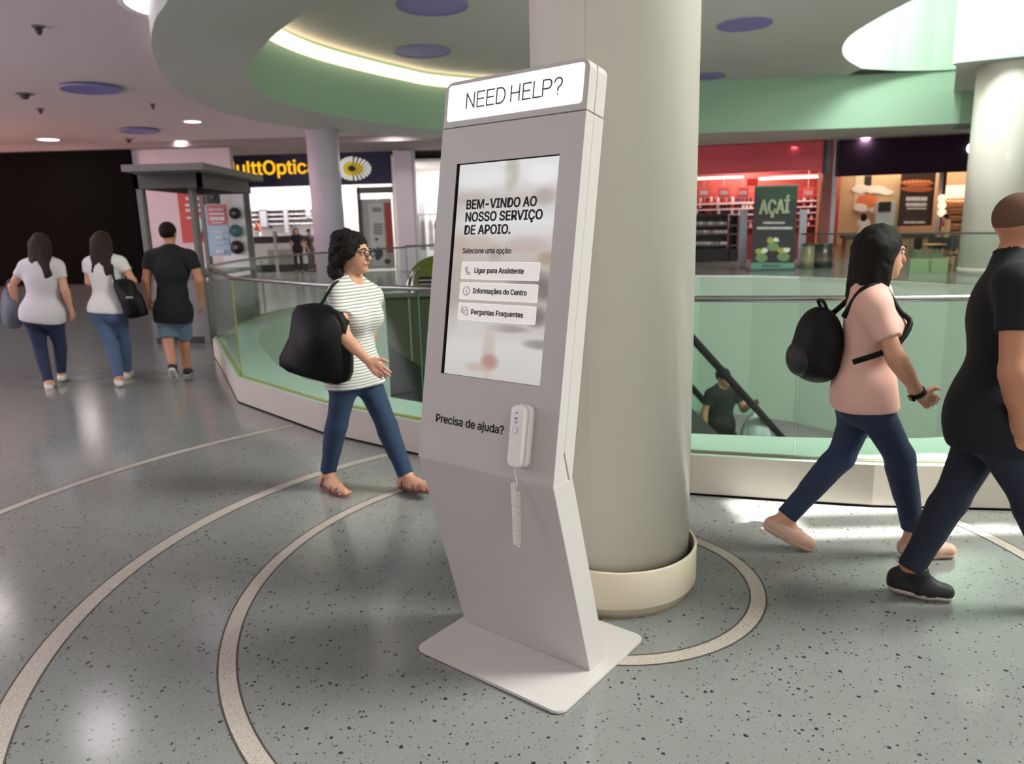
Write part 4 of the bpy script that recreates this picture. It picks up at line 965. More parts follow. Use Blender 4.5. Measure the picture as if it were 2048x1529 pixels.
        if kind == 'sandal':
            for fr, wd, zt in ((.80, .050, .042), (.62, .052, .054), (.18, .046, .075)):
                p = heel + (tp - heel) * fr; tubeo('sandal_strap', [tuple(p + sd_ * wd * math.cos(a) + nz * (zt * math.sin(a) - .02) - org) for a in np.linspace(0, PI, 9)], .0055, um, root, 6)
            if fine:
                p = heel + (tp - heel) * .97
                for i in range(5):
                    bm = bmesh.new(); bmesh.ops.create_uvsphere(bm, u_segments=10, v_segments=6, radius=.011 - .001 * abs(i), matrix=Matrix.Translation(tuple(p + sd_ * (i - 2) * .016 - fd * .006 * abs(i - 1.5) + fd * .018 - nz * .008 - org))); bobj('toe', bm, skin, root, True)
        if kind == 'sneaker' and fine:
            for i in range(4):
                p = heel + (tp - heel) * (.46 + .07 * i) + nz * (.058 - .009 * i); tubeo('lace', [tuple(p + sd_ * .022 - nz * .004 - org), tuple(p + nz * .004 - org), tuple(p - sd_ * .022 - nz * .004 - org)], .003, M_text, so, 5)
    # --- hair
    Fr = Field(hc - [.24, .24, .60], hc + .2, .0065 if fine else res)
    fc = [(hc + face * .045, face)]
    Fr.ell(hc + upv * .036 - face * .018, (.084 * s_, .100 * s_, .094 * s_), (lat, face, upv), .02)
    if hair == 'long':
        for k, (o_, ln) in enumerate([(-.055, .30), (0, .33), (.055, .30), (-.03, .34), (.03, .34)]):
            a = hc + upv * .01 - face * .055 + lat * o_; b = hc - np.array([0, 0, ln]) - face * .085 + lat * o_ * 1.5
            Fr.cap(a, b, .052, .040, .03)
        for k in (-1, 1): Fr.cap(hc + lat * k * .062 - face * .005, hc - np.array([0, 0, .22]) + lat * k * .085 - face * .05, .034, .022, .03)
    elif hair == 'curly':
        rr = random.Random(3)
        for k in range(70):
            a = rr.uniform(0, 2 * PI); z = rr.uniform(-.125, .10); rad = .085 * math.sqrt(max(.2, 1 - (max(z, 0) / .13) ** 2)); p = hc + upv * z + lat * math.cos(a) * rad + face * (math.sin(a) * rad - .030)
            if (p - hc) @ face > (.02 if z > -.02 else -.03) and z < .07: continue
            Fr.ell(p, (.034, .034, .034), None, .02)
    elif hair == 'bob':
        for o_ in (-.05, 0, .05):
            Fr.cap(hc + upv * .02 - face * .05 + lat * o_, hc - upv * .19 - face * .075 + lat * o_ * 1.1, .058, .040, .03)
        for k in (-1, 1): Fr.cap(hc + upv * .02 + lat * k * .055 - face * .01, hc - upv * .15 + lat * k * .07 - face * .02, .042, .03, .03)
    if hair == 'short':
        Fr.plane(hc - upv * .045, -upv)
    # keep the face free
    Fr.ell(hc + face * .110 - upv * .040, (.080, .085, .105), (lat, face, upv), 0, neg=True)
    if hair == 'short': Fr.ell(hc + face * .05 - upv * .075, (.12, .055, .08), (lat, face, upv), 0, neg=True)
    if hair == 'curly': Fr.noise(.006, 130)
    elif hair in ('long', 'bob'): Fr.noise(.003, 90)
    if hair != 'shaved': np_mesh('hair', [Fr.mesh()], org, hairm, root)
    else:
        Fr.plane(hc - upv * .030, nrm(-upv + face * .55)); Fr.d += .0095; Fr.ell(hc + face * .10 - upv * .03, (.10, .07, .10), (lat, face, upv), 0, neg=True); np_mesh('hair', [Fr.mesh()], org, hairm, root)
    if glasses:
        gm = mat('glasses_frame', (22, 20, 20), .3)
        for k in (-1, 1):
            c = hc + upv * .003 + face * .112 + lat * k * .033
            tubeo('glasses_rim', [tuple(c + lat * .026 * math.cos(a) + upv * .019 * math.sin(a) - org) for a in np.linspace(0, 2 * PI, 17)], .0028, gm, root, 5)
            tubeo('glasses_temple', [tuple(c + lat * k * .026 + upv * .006 - org), tuple(hc + upv * .010 + face * .0 + lat * k * .080 - org)], .0026, gm, root, 5)
        tubeo('glasses_bridge', [tuple(hc + upv * .006 + face * .113 - lat * .008 - org), tuple(hc + upv * .006 + face * .113 + lat * .008 - org)], .0026, gm, root, 5)
    return root, dict(ctr=ctr, spine=spine, Lx=Lx, Fw=Fw, org=org, J=J)
def JP(**k): return {n: at(*v) for n, v in k.items()}
def on_floor(J, names, h):
    for n in names: J[n][2] = h
    return J
def stripes(name, c0, c1, f):
    m = bpy.data.materials.new(name); m.use_nodes = True; nt = m.node_tree; N = nt.nodes; L = nt.links; b = N['Principled BSDF']
    tc = N.new('ShaderNodeTexCoord'); w = N.new('ShaderNodeTexWave'); w.bands_direction = 'Z'; w.inputs['Scale'].default_value = f; w.inputs['Distortion'].default_value = .6; w.inputs['Detail Scale'].default_value = .6; L.new(tc.outputs['Object'], w.inputs['Vector'])
    r = N.new('ShaderNodeValToRGB'); r.color_ramp.elements[0].position = .18; r.color_ramp.elements[0].color = lin(*c1); r.color_ramp.elements[1].position = .34; r.color_ramp.elements[1].color = lin(*c0); L.new(w.outputs['Fac'], r.inputs[0]); L.new(r.outputs[0], b.inputs['Base Color']); b.inputs['Roughness'].default_value = .85
    return m
M_wshoe = mat('white_shoe', (214, 208, 200), .6); M_sole = mat('pale_sole', (206, 196, 188), .6); M_bshoe = mat('black_shoe', (26, 25, 26), .6)
# woman in the striped tee, walking right in front of the void
J = JP(head=(707, 506, 4.40), neck=(702, 572, 4.42), sh_r=(674, 588, 4.27), sh_l=(748, 590, 4.56), el_r=(690, 676, 4.16), wr_r=(736, 722, 4.10), hand_r=(762, 744, 4.06), el_l=(742, 668, 4.68), wr_l=(722, 742, 4.72),
       hip_r=(692, 752, 4.33), hip_l=(732, 754, 4.50), kn_r=(674, 850, 4.36), an_r=(656, 944, 4.46), toe_r=(689, 976, 4.30), kn_l=(774, 852, 4.42), an_l=(812, 952, 4.36), toe_l=(856, 966, 4.22))
on_floor(J, ['toe_r'], .030); J['toe_l'][2] = .075; J['heel_l'] = at(806, 985, 4.40); J['heel_l'][2] = .045; J['heel_r'] = at(648, 958, 4.52); J['heel_r'][2] = .034
w1, i1 = person('person in a white striped tee and glasses walking past with a black shoulder bag', J, (.93, -.36, -.06), 'f', 'curly', stripes('striped_knit', (226, 226, 218), (150, 150, 146), 17), denim('blue_denim', (38, 58, 86)), ('sandal', mat('sandal_strap', (120, 76, 66), .5), mat('sandal_sole', (122, 86, 74), .6)), M_skin, M_hair, .0085, glasses=True, sleeve=.48, hem=.055, girth=.93, scoop=1)
# woman in the pink top
J = JP(head=(1762, 506, 3.36), neck=(1741, 582, 3.36), sh_r=(1748, 614, 3.21), sh_l=(1748, 606, 3.52), el_r=(1792, 716, 3.13), wr_r=(1836, 786, 3.15), hand_r=(1876, 814, 3.17), el_l=(1722, 708, 3.62), wr_l=(1712, 786, 3.60),
       hip_r=(1738, 802, 3.29), hip_l=(1728, 800, 3.45), kn_r=(1800, 915, 3.26), an_r=(1826, 1058, 3.28), toe_r=(1896, 1098, 3.26), kn_l=(1682, 915, 3.46), an_l=(1570, 1036, 3.42), toe_l=(1616, 1090, 3.38))
on_floor(J, ['toe_r'], .035); J['heel_r'] = at(1812, 1096, 3.29); J['heel_r'][2] = .045; J['toe_l'][2] = .034; J['heel_l'] = at(1544, 1050, 3.42)
w2, i2 = person('person in a pink top and jeans walking right with a black backpack', J, (1, .06, -.03), 'f', 'bob', mat('pink_cotton', (226, 178, 164), .85, vary=.05, bump=.2), denim('dark_denim', (34, 48, 74)), ('flat', mat('beige_flat', (206, 164, 144), .6), mat('beige_sole', (206, 176, 160), .6)), M_skin, M_hair, .0085, girth=.94, sleeve=.62, hem=.02, hand_curl=.75, collar=True)
# man at the right edge
J = JP(head=(2044, 452, 2.86), neck=(2030, 532, 2.86), sh_r=(2036, 566, 2.66), sh_l=(2026, 556, 3.06), el_r=(2026, 742, 2.60), wr_r=(2044, 862, 2.64), hand_r=(2046, 910, 2.66), el_l=(2050, 740, 3.12), wr_l=(2110, 800, 3.10),
       hip_r=(1985, 848, 2.76), hip_l=(1978, 846, 2.94), kn_l=(1902, 1000, 2.92), an_l=(1822, 1135, 2.90), toe_l=(1890, 1186, 2.86), kn_r=(2062, 1000, 2.72), an_r=(2110, 1140, 2.74), toe_r=(2190, 1200, 2.72))
J['toe_l'][2] = .037; J['heel_l'] = at(1792, 1183, 2.93); J['heel_l'][2] = .050; on_floor(J, ['toe_r'], .04); J['heel_r'] = J['an_r'] * [1, 1, 0] + [-.03, 0, .045]; J['an_r'][2] = max(J['an_r'][2], .10)
m1, i3 = person('person in a dark navy tee and jeans walking at the right frame edge', J, (1, .1, -.02), 'm', 'shaved', mat('navy_cotton', (14, 18, 27), .9, bump=.2), denim('navy_denim', (28, 34, 50)), ('sneaker', M_bshoe, mat('pink_sole', (206, 188, 182), .55)), M_skin2, mat('cropped_hair', (104, 76, 60), .85, spec=.2), .009, sleeve=.55, hem=.09, hand_curl=.6, girth=1.05, collar=True)
# three people walking away at the left
J = JP(head=(84, 490, 7.98), neck=(84, 524, 7.95), sh_l=(50, 532, 7.95), sh_r=(116, 532, 7.97), el_l=(24, 572, 7.95), wr_l=(34, 612, 8.05), el_r=(130, 580, 7.95), wr_r=(142, 620, 8.02), hip_l=(68, 632, 8.0), hip_r=(106, 632, 8.0), kn_l=(82, 704, 8.02), an_l=(97, 764, 7.92), toe_l=(100, 776, 8.12), kn_r=(121, 694, 8.16), an_r=(122, 746, 8.22), toe_r=(127, 760, 8.42))
on_floor(J, ['toe_l', 'toe_r'], .03)
a1, ia = person('person with long brown hair in a pale grey tee, leftmost of three walking away', J, (.02, 1, -.02), 'f', 'long', mat('pale_grey_cotton', (206, 200, 204), .85), denim('indigo_denim', (36, 46, 74)), ('flat', M_wshoe, M_sole), M_skin, M_brown, .013, fine=False, girth=1.12, sleeve=.5, hem=.05)
J = JP(head=(206, 486, 8.08), neck=(208, 520, 8.05), sh_l=(177, 526, 8.05), sh_r=(242, 524, 8.07), el_l=(178, 564, 8.02), wr_l=(192, 560, 8.28), el_r=(266, 562, 8.05), wr_r=(252, 570, 8.28), hip_l=(202, 626, 8.1), hip_r=(236, 626, 8.1), kn_l=(224, 696, 8.05), an_l=(238, 756, 7.92), toe_l=(238, 772, 8.12), kn_r=(250, 688, 8.26), an_r=(254, 742, 8.40), toe_r=(262, 756, 8.60))
on_floor(J, ['toe_l', 'toe_r'], .03)
a2, ib = person('person with long brown hair in a white tee and blue jeans, middle of three', J, (.0, 1, -.02), 'f', 'long', mat('white_cotton', (224, 220, 218), .85), denim('light_denim', (76, 96, 128)), ('flat', M_wshoe, M_sole), M_skin, M_brown, .013, fine=False, girth=1.02, sleeve=.5, hem=-.02)
J = JP(head=(337, 468, 8.25), neck=(340, 503, 8.22), sh_l=(300, 512, 8.22), sh_r=(382, 512, 8.22), el_l=(293, 560, 8.2), wr_l=(297, 598, 8.26), el_r=(398, 560, 8.2), wr_r=(403, 600, 8.26), hip_l=(331, 628, 8.25), hip_r=(365, 628, 8.25), kn_l=(336, 680, 8.2), an_l=(347, 742, 8.02), toe_l=(350, 762, 8.16), kn_r=(368, 680, 8.36), an_r=(373, 736, 8.46), toe_r=(380, 750, 8.66))
on_floor(J, ['toe_l', 'toe_r'], .035); J['an_l'][2] = .22; J['heel_l'] = J['an_l'] + [0, -.03, -.045]
a3, ic = person('person in a black tee and denim shorts walking away, right of the three', J, (-.05, 1, -.02), 'm', 'short', mat('black_cotton', (20, 20, 22), .85), denim('faded_denim', (96, 116, 134)), ('sneaker', M_bshoe, mat('white_rubber', (206, 204, 200), .6)), M_skin2, M_hair, .013, fine=False, girth=1.05, sleeve=.55, hem=.09, pant_end=.92)
# man riding the escalator
b_ = np.array([MAN_E[0], MAN_E[1], STEP_Z]); o_ = lambda x, y, z: b_ + [x, y, z]
J = dict(head=o_(.02, -.03, 1.56), neck=o_(0, 0, 1.40), sh_l=o_(.20, .02, 1.36), sh_r=o_(-.17, -.06, 1.36), el_l=o_(.29, -.04, 1.13), wr_l=o_(.36, -.16, 1.22), el_r=o_(-.25, -.10, 1.10), wr_r=o_(-.24, -.16, .86), hip_l=o_(.09, 0, .88), hip_r=o_(-.09, -.03, .88), kn_l=o_(.10, -.05, .48), an_l=o_(.10, -.02, .09), toe_l=o_(.13, -.18, .035), kn_r=o_(-.09, -.07, .48), an_r=o_(-.1, -.04, .09), toe_r=o_(-.1, -.2, .035))
e1, ie = person('person in a dark polo riding the escalator with a white carrier bag', J, (.62, -.78, -.05), 'm', 'short', mat('dark_polo', (34, 40, 40), .85), mat('khaki_cotton', (150, 140, 112), .85), ('sneaker', M_bshoe, M_sole), M_skin, M_hair, .011, fine=False, sleeve=.55, hem=.09)
# ---------------------------------------------------------------- bags
def rot_z(a): return Matrix.Rotation(a, 4, 'Z')
def bag_prism(name, label, cat, org, outline, depth, m, axis, bevel=.02):
    """soft flat bag: outline in (along, up) metres, depth across; axis = heading of the along direction"""
    t = thing(name, label, cat, tuple(org), axis)
    bm = bmesh.new(); prism(bm, [(x, -depth / 2, z) for x, z in smooth_path(outline, 3, True)], (0, depth, 0)); bmesh.ops.recalc_face_normals(bm, faces=bm.faces)
    bmesh.ops.bevel(bm, geom=[e_ for e_ in bm.edges if abs(e_.verts[0].co.y - e_.verts[1].co.y) < 1e-5], offset=bevel, segments=3, affect='EDGES')
    bobj('bag_body', bm, m, t, True); return t
M_bag = mat('black_leather', (11, 11, 11), .6, bump=.2, spec=.25)
c = at(645, 690, 4.20)
t = bag_prism('shoulder_bag', 'large black shoulder bag behind the arm of the striped tee walker', 'bag', c, [(-.27, -.12), (-.05, -.20), (.14, -.21), (.17, -.02), (.13, .19), (-.12, .23), (-.19, .05)], .12, M_bag, -.25, .025)
sh = i1['J']['sh_r'] + [0, 0, .055] - c; R_i = rot_z(.25)
tubeo('bag_strap', smooth_path([tuple(R_i @ Vector(v)) for v in [(-.12, 0, .18), tuple(sh * .55 + [-.06, -.05, .02]), tuple(sh + [-.01, -.03, 0]), tuple(sh + [.02, .05, -.01]), tuple(sh * .5 + [.06, .02, 0]), (.10, 0, .17)]], 3), .009, M_bag, t)
c = i2['ctr'] + i2['spine'] * .27 - i2['Fw'] * .215
t = thing('backpack', 'black backpack worn by the pink top walker', 'bag', tuple(c), 0)
Fb = Field([-.2, -.25, -.32], [.2, .25, .32], .008); Fb.ell((0, 0, 0), (.105, .145, .175), None, .03); Fb.ell((-.05, 0, -.06), (.07, .12, .10), None, .03); Fb.ell((.0, 0, -.1), (.1, .14, .085), None, .03); np_mesh('pack_body', [Fb.mesh()], np.zeros(3), M_bag, t)
Fb = Field([-.25, -.2, -.2], [.1, .2, .15], .008); Fb.ell((-.085, 0, -.07), (.055, .105, .085), None, .02); np_mesh('front_pocket', [Fb.mesh()], np.zeros(3), mat('pack_pocket', (26, 26, 26), .6), t)
tubeo('carry_loop', smooth_path([(.02, -.03, .16), (-.0, -.03, .20), (-.0, .03, .20), (.02, .03, .16)], 3), .008, M_bag, t)
for sd in 'lr':
    s0 = i2['J']['sh_' + sd] + [0, 0, .06] - c; inn = (i2['J']['neck'] - i2['J']['sh_' + sd]) * .35; s0 = s0 + inn
    y = s0[1]
    tubeo('shoulder_strap', smooth_path([(.06, y * .6, .14), tuple(s0 + [-.05, 0, -.01]), tuple(s0 + [.04, 0, .0]), tuple(s0 + [.105, y * .12, -.10]), (.29, y * 1.3, .12), (.20, y * 1.5, .02), (.06, y * 1.2, -.05)], 4), .013, M_bag, t)
w_ = i2['J']['wr_r']; d_ = nrm(i2['J']['wr_r'] - i2['J']['el_r'])
t = thing('wrist_watch', 'black watch on the wrist of the pink top walker', 'watch', tuple(w_))
Rw = Vector(d_).to_track_quat('Z', 'Y').to_matrix().to_4x4()
bm = bmesh.new(); lathe(bm, [(.029, -.011), (.033, -.011), (.033, .011), (.029, .011), (.029, -.011)], 24, cap=False); bmesh.ops.transform(bm, matrix=Rw, verts=bm.verts); bobj('watch_strap', bm, M_bag, t, True)
bm = bmesh.new(); box(bm, -.016, .016, -.044, -.031, -.016, .016); bmesh.ops.bevel(bm, geom=list(bm.edges), offset=.004, segments=2, affect='EDGES'); bmesh.ops.transform(bm, matrix=Rw, verts=bm.verts); bobj('watch_case', bm, mat('watch_case', (30, 30, 34), .25), t)
c = at(25, 615, 8.05)
t = bag_prism('shoulder_bag', 'grey tote hanging at the side of the leftmost walker', 'bag', c, [(-.09, -.19), (.03, -.23), (.10, -.10), (.09, .10), (.05, .20), (-.04, .20), (-.10, 0)], .16, mat('grey_tote', (118, 118, 130), .7), .3, .03)
sa = ia['J']['el_l'] - c; tubeo('bag_strap', smooth_path([(-.03, 0, .18), tuple(Matrix.Rotation(-.3, 3, 'Z') @ Vector(sa + [-.01, -.04, .05])), tuple(Matrix.Rotation(-.3, 3, 'Z') @ Vector(sa + [.0, .05, .05])), (.05, .05, .18)], 4), .010, mat('grey_strap', (90, 90, 98), .7), t)
c = at(263, 598, 7.98)
t = bag_prism('shoulder_bag', 'black slouchy bag on the right shoulder of the middle walker', 'bag', c, [(-.15, .19), (.02, .20), (.06, .08), (.10, .04), (.14, -.14), (.10, -.19), (-.06, -.20), (-.10, -.05)], .13, M_bag, .05, .025)
bxo('clasp', (-.02, .05, -.078, -.066, .01, .03), mat('silver', (200, 200, 200), .3, .8), t, .004)
sa = ib['J']['sh_r'] - c; tubeo('bag_strap', smooth_path([(-.12, -.04, .17), tuple(sa + [-.05, -.10, -.12]), tuple(sa + [-.055, -.03, .065]), tuple(sa + [-.04, .06, .03])], 4), .013, M_bag, t)
c = ie['J']['wr_l'] + [.04, -.05, -.31]
t = bag_prism('carrier_bag', 'white plastic carrier bag held by the escalator rider', 'bag', c, [(-.17, -.24), (.16, -.24), (.19, -.02), (.10, .16), (.05, .20), (-.03, .20), (-.12, .12), (-.19, -.04)], .16, mat('white_plastic', (226, 230, 232), .35), .2, .04)
tubeo('bag_handle', smooth_path([(-.03, 0, .18), (-.02, 0, .27), (.03, 0, .27), (.05, 0, .18)], 4), .008, mat('white_plastic', (226, 230, 232), .35), t)

# ------------------------------------------------------------------ shops
class Plane:
    def __init__(s, O, rz):
        s.O = np.array([O[0], O[1]]); s.rz = rz; s.u = np.array([math.cos(rz), math.sin(rz)]); s.n = np.array([-math.sin(rz), math.cos(rz)])
    def hit(s, px, py, off=0):
        d = _f + (px - 1024) / F0 * CR + (764.5 - py) / F0 * CU
        t = ((s.O + s.n * off) @ s.n) / (d[:2] @ s.n); p = d[:2] * t
        return (p - s.O) @ s.u, H + d[2] * t
    def world(s, u, off, z=0): p = s.O + s.u * u + s.n * off; return (p[0], p[1], z)
    def rect(s, px0, py0, px1, py1, off):
        xm, ym = (px0 + px1) / 2, (py0 + py1) / 2
        return s.hit(px0, ym, off)[0], s.hit(px1, ym, off)[0], s.hit(xm, py1, off)[1], s.hit(xm, py0, off)[1]
def root_at(pl, name, label, cat, u, off, z=0, group=None):
    return thing(name, label, cat, pl.world(u, off, z), pl.rz, group)
def slab(pl, name, px0, py0, px1, py1, off, depth, m, parent=None, base=None, bev=0, z0=None, z1=None):
    """box from a picture rectangle lying on the plane; base = (u, off, z) of the parent thing"""
    a, b, lo, hi = pl.rect(px0, py0, px1, py1, off)
    lo = lo if z0 is None else z0; hi = hi if z1 is None else z1
    u, o, z = base or (0, 0, 0)
    ob = bxo(name, (a - u, b - u, off - o, off - o + depth, lo - z, hi - z), m, parent, bev)
    if parent is None: ob.location = pl.world(u, o, z); ob.rotation_euler = (0, 0, pl.rz)
    return ob
def item(pl, name, label, cat, px0, py0, px1, py1, off, depth, m, part='body', z0=None, bev=0, group=None):
    a, b, lo, hi = pl.rect(px0, py0, px1, py1, off); lo = lo if z0 is None else z0
    base = ((a + b) / 2, off, lo); t = root_at(pl, name, label, cat, *base, group)
    if part: slab(pl, part, px0, py0, px1, py1, off, depth, m, t, base, bev, z0=lo)
    return t, base
def scribble(pl, name, rows, off, m, parent, base, seed=1):
    """lines of print too small to read in the photograph"""
    rr = random.Random(seed); bm = bmesh.new()
    for (px0, px1, py0, py1) in rows:
        x = px0
        while x < px1 - 1:
            w = min(rr.uniform(1.2, 3.2), px1 - x); a, b, lo, hi = pl.rect(x, py0, x + w, py1, off); box(bm, a - base[0], b - base[0], off - base[1] - .012, off - base[1], lo - base[2], hi - base[2]); x += w + rr.uniform(.5, 1.2)
    o = bobj(name, bm, m, parent); o['kind'] = 'stuff'; return o
def blob(pl, name, cx, cy, rx, ry, off, m, parent, base, depth=.02, n=14, wob=.0, seed=0):
    rr = random.Random(seed); pts = []
    for i in range(n):
        a = 2 * PI * i / n; k = 1 + rr.uniform(-wob, wob); u, z = pl.hit(cx + rx * k * math.cos(a), cy - ry * k * math.sin(a), off); pts.append((u - base[0], off - base[1] - depth, z - base[2]))
    bm = bmesh.new(); prism(bm, pts, (0, depth, 0)); return bobj(name, bm, m, parent)
M_lit = mat('shop_white', (240, 236, 234), .6, vary=.02)
OP = Plane((-8.5, 30.0), 0.0)
props(bxo('wall_optician', (-13.4, -4.9, 34.0, 34.2, 0, 4.2), M_lit), kind='structure')
props(bxo('ceiling_optician', (-13.4, -.2, 30.35, 35.0, 4.2, 4.3), M_lit), kind='structure')
props(bxo('wall_optician_left', (-13.5, -13.3, 28.5, 34, 0, 4.7), M_lit), kind='structure')
props(bxo('wall_white_shop', (-4.6, 2.6, 34.5, 34.7, 0, 4.5), M_lit), kind='structure')
props(bxo('wall_shop_divider', (-4.42, -4.3, 29.6, 34.5, 0, 4.4), M_lit), kind='structure')
props(bxo('wall_shop_end', (2.3, 2.5, 29.6, 34.5, 0, 4.75), M_lit), kind='structure')
M_navy = mat('navy_board', (36, 34, 72), .5); M_yel = mat('sign_yellow', (238, 208, 62), .5, emit=.35); M_wdot = mat('sign_white', (246, 244, 236), .5, emit=.35)
t, b = item(OP, 'shop_sign', 'navy optician sign with yellow lettering and a flower of dots', 'sign', 405, 304, 792, 372, 0, .3, M_navy, 'sign_board', bev=.01)
def sign_text(pl, s_, px0, px1, base_py, cap_py, off, m, parent, b, weight=0.0, name='letter'):
    u0, z0 = pl.hit(px0, base_py, off); u1, _ = pl.hit(px1, base_py, off); _, z1 = pl.hit((px0 + px1) / 2, cap_py, off)
    z0 = pl.hit((px0 + px1) / 2, base_py, off)[1]
    bm = text_mesh(s_, u1 - u0, z1 - z0, weight, .03); bmesh.ops.transform(bm, matrix=Matrix.Translation((u0 - b[0], off - b[1], z0 - b[2])) @ Matrix.Rotation(PI / 2, 4, 'X'), verts=bm.verts)
    return bobj(name, bm, m, parent)
sign_text(OP, 'MulttOptica', 444, 632, 349, 322, -.03, M_yel, t, b, .02, 'lettering')
bm1 = bmesh.new(); bm2 = bmesh.new()
for ring_, (k, n, mm) in enumerate([(.30, 14, bm2), (.44, 17, bm2), (.58, 20, bm2), (.72, 22, bm1), (.86, 24, bm1), (1.0, 26, bm1)]):
    for i in range(n):
        a = 2 * PI * (i + .5 * (ring_ % 2)) / n; rx = 37 if math.cos(a) > 0 else 26
        u, z = OP.hit(703 + rx * k * math.cos(a), 337 - 22 * k * math.sin(a) + (1 if math.cos(a) > 0 else 0), -.02); r_ = .018 + .022 * k
        bmesh.ops.create_uvsphere(mm, u_segments=8, v_segments=5, radius=1, matrix=Matrix.Translation((u - b[0], -.02, z - b[2])) @ Matrix.Diagonal((r_ * 1.5, .02, r_ * 1.1, 1)))
bobj('petal_dots_white', bm1, M_wdot, t)['kind'] = 'stuff'; bobj('petal_dots_yellow', bm2, M_yel, t)['kind'] = 'stuff'
blob(OP, 'flower_centre', 703, 337, 7, 6, -.02, mat('flower_brown', (70, 56, 52), .6), t, b)
t, b = item(OP, 'shop_front_frame', 'dark frame under the optician sign beside the poster window', 'shopfront', 718, 374, 724, 546, .32, .2, mat('frame_dark', (62, 56, 54), .5), 'post', z0=0)
slab(OP, 'post', 787, 310, 797, 546, .32, .2, mat('frame_dark', (62, 56, 54), .5), t, b, z0=0); slab(OP, 'lintel', 720, 374, 792, 386, .32, .2, mat('frame_olive', (96, 98, 82), .5), t, b)
slab(OP, 'pane', 724, 386, 788, 540, .2, .03, glass('shop_glass', (.92, .94, .93)), t, b)
t, b = item(OP, 'poster_board', 'large pale window poster with grey print and a tall red strip', 'poster', 726, 398, 786, 538, .5, .06, mat('poster_pale', (206, 198, 196), .6), 'board')
slab(OP, 'print_panel', 740, 406, 769, 532, .48, .02, mat('poster_white', (232, 228, 224), .6), t, b); slab(OP, 'red_strip', 771, 406, 784, 506, .48, .02, mat('poster_red', (196, 84, 80), .6), t, b)
M_pgrey = mat('poster_print', (150, 144, 148), .6); M_pdark = mat('poster_ink', (84, 80, 96), .6)
scribble(OP, 'print', [(745, 764, 415, 424), (748, 765, 447, 451), (748, 765, 453, 457), (748, 765, 459, 463), (748, 765, 465, 469)], .47, M_pgrey, t, b)
blob(OP, 'print_shape', 757, 507, 8, 13, .47, M_pdark, t, b, wob=.25); blob(OP, 'print_shape', 775, 523, 6, 5, .47, M_pdark, t, b, wob=.15); blob(OP, 'print_shape', 753, 479, 3, 3, .47, M_pdark, t, b)
t, b = item(OP, 'wall_panel', 'bright white wall panel with faint print between lilac column and poster window', 'panel', 684, 374, 718, 540, 2.6, .1, M_lit, 'board', z0=0)
scribble(OP, 'print', [(696, 708, 416, 419), (696, 708, 426, 427), (696, 708, 434, 436)], 2.58, mat('faint_print', (206, 186, 184), .6), t, b)
t, b = item(OP, 'shop_counter', 'white counter with dark top in the optician shop', 'counter', 503, 486, 634, 534, 1.2, .7, M_lit, 'front', z0=0)
slab(OP, 'counter_top', 503, 472, 634, 486, 1.15, .9, mat('counter_dark', (58, 52, 54), .5), t, b); slab(OP, 'inset_panel', 536, 499, 592, 528, 1.17, .03, mat('counter_grey', (178, 172, 170), .5), t, b); slab(OP, 'plinth', 503, 529, 634, 537, 1.18, .02, mat('counter_dark', (58, 52, 54), .5), t, b, z0=0)
scribble(OP, 'print', [(560, 584, 511, 514), (562, 582, 516, 519)], 1.155, M_pgrey, t, b)
M_gp = mat('grey_panel', (140, 138, 142), .5)
for (x0, y0, x1, y1, lab, mm) in [(567, 418, 577, 470, 'slim grey display panel behind the optician counter, tallest one', M_gp), (518, 419, 535, 458, 'dark framed mirror on the wall at the left of the optician counter', mat('mirror_dark', (104, 102, 106), .3)), (611, 417, 620, 436, 'short grey display panel on the wall beside the lilac column', mat('grey_pale', (176, 174, 178), .5))]:
    t, b = item(OP, 'display_case', lab, 'display', x0, y0, x1, y1, 3.42, .58, mm, 'board', bev=.01); slab(OP, 'inset', x0 + 2, y0 + 3, x1 - 2, y1 - 4, 3.40, .03, mat('panel_inset', (168, 166, 170), .4), t, b)
t, b = item(OP, 'display_shelf', 'white wall shelves with small frames behind the optician counter', 'shelf', 500, 418, 634, 420, 3.5, .5, M_lit, 'board')
for y in (428, 437, 447): slab(OP, 'board', 500, y, 634, y + 1.6, 3.5, .4, M_lit, t, b)
slab(OP, 'back_strip', 500, 416, 634, 450, 3.88, .05, mat('shelf_back', (214, 208, 208), .6), t, b)
gi = None; rr = random.Random(5); mm = [mat('item_dark', (60, 56, 58), .5), mat('item_grey', (150, 146, 150), .5), mat('item_red', (186, 92, 76), .5)]
bm = bmesh.new(); box(bm, -.06, .06, -.03, .03, 0, .09); box(bm, -.05, -.01, -.04, -.03, .02, .07); box(bm, .01, .05, -.04, -.03, .02, .07)
fm = bobj('spectacle_frame', bm, mm[0]); me0 = fm.data; bpy.data.objects.remove(fm)
def nth(k): return '%d%s' % (k, 'th' if 10 < k % 100 < 20 else {1: 'st', 2: 'nd', 3: 'rd'}.get(k % 10, 'th'))
for ry, y in zip(('top', 'middle', 'lowest'), (428, 437, 447)):
    for kk, px in enumerate(range(504, 632, 9)):
        u, z = OP.hit(px + rr.uniform(-2, 2), y, 3.5); o = bpy.data.objects.new('spectacle_frame', me0); COL.objects.link(o); o.location = OP.world(u, 3.6, z + .004); props(o, 'small dark spectacle frame, %s from the left on the %s white optician shelf' % (nth(kk + 1), ry), 'glasses', 'spectacle frames on the optician shelves')
t, b = item(OP, 'flower_vase', 'orange flowers in a vase at the left end of the optician counter', 'flowers', 509, 464, 519, 472, 1.3, .2, M_lit, 'vase')
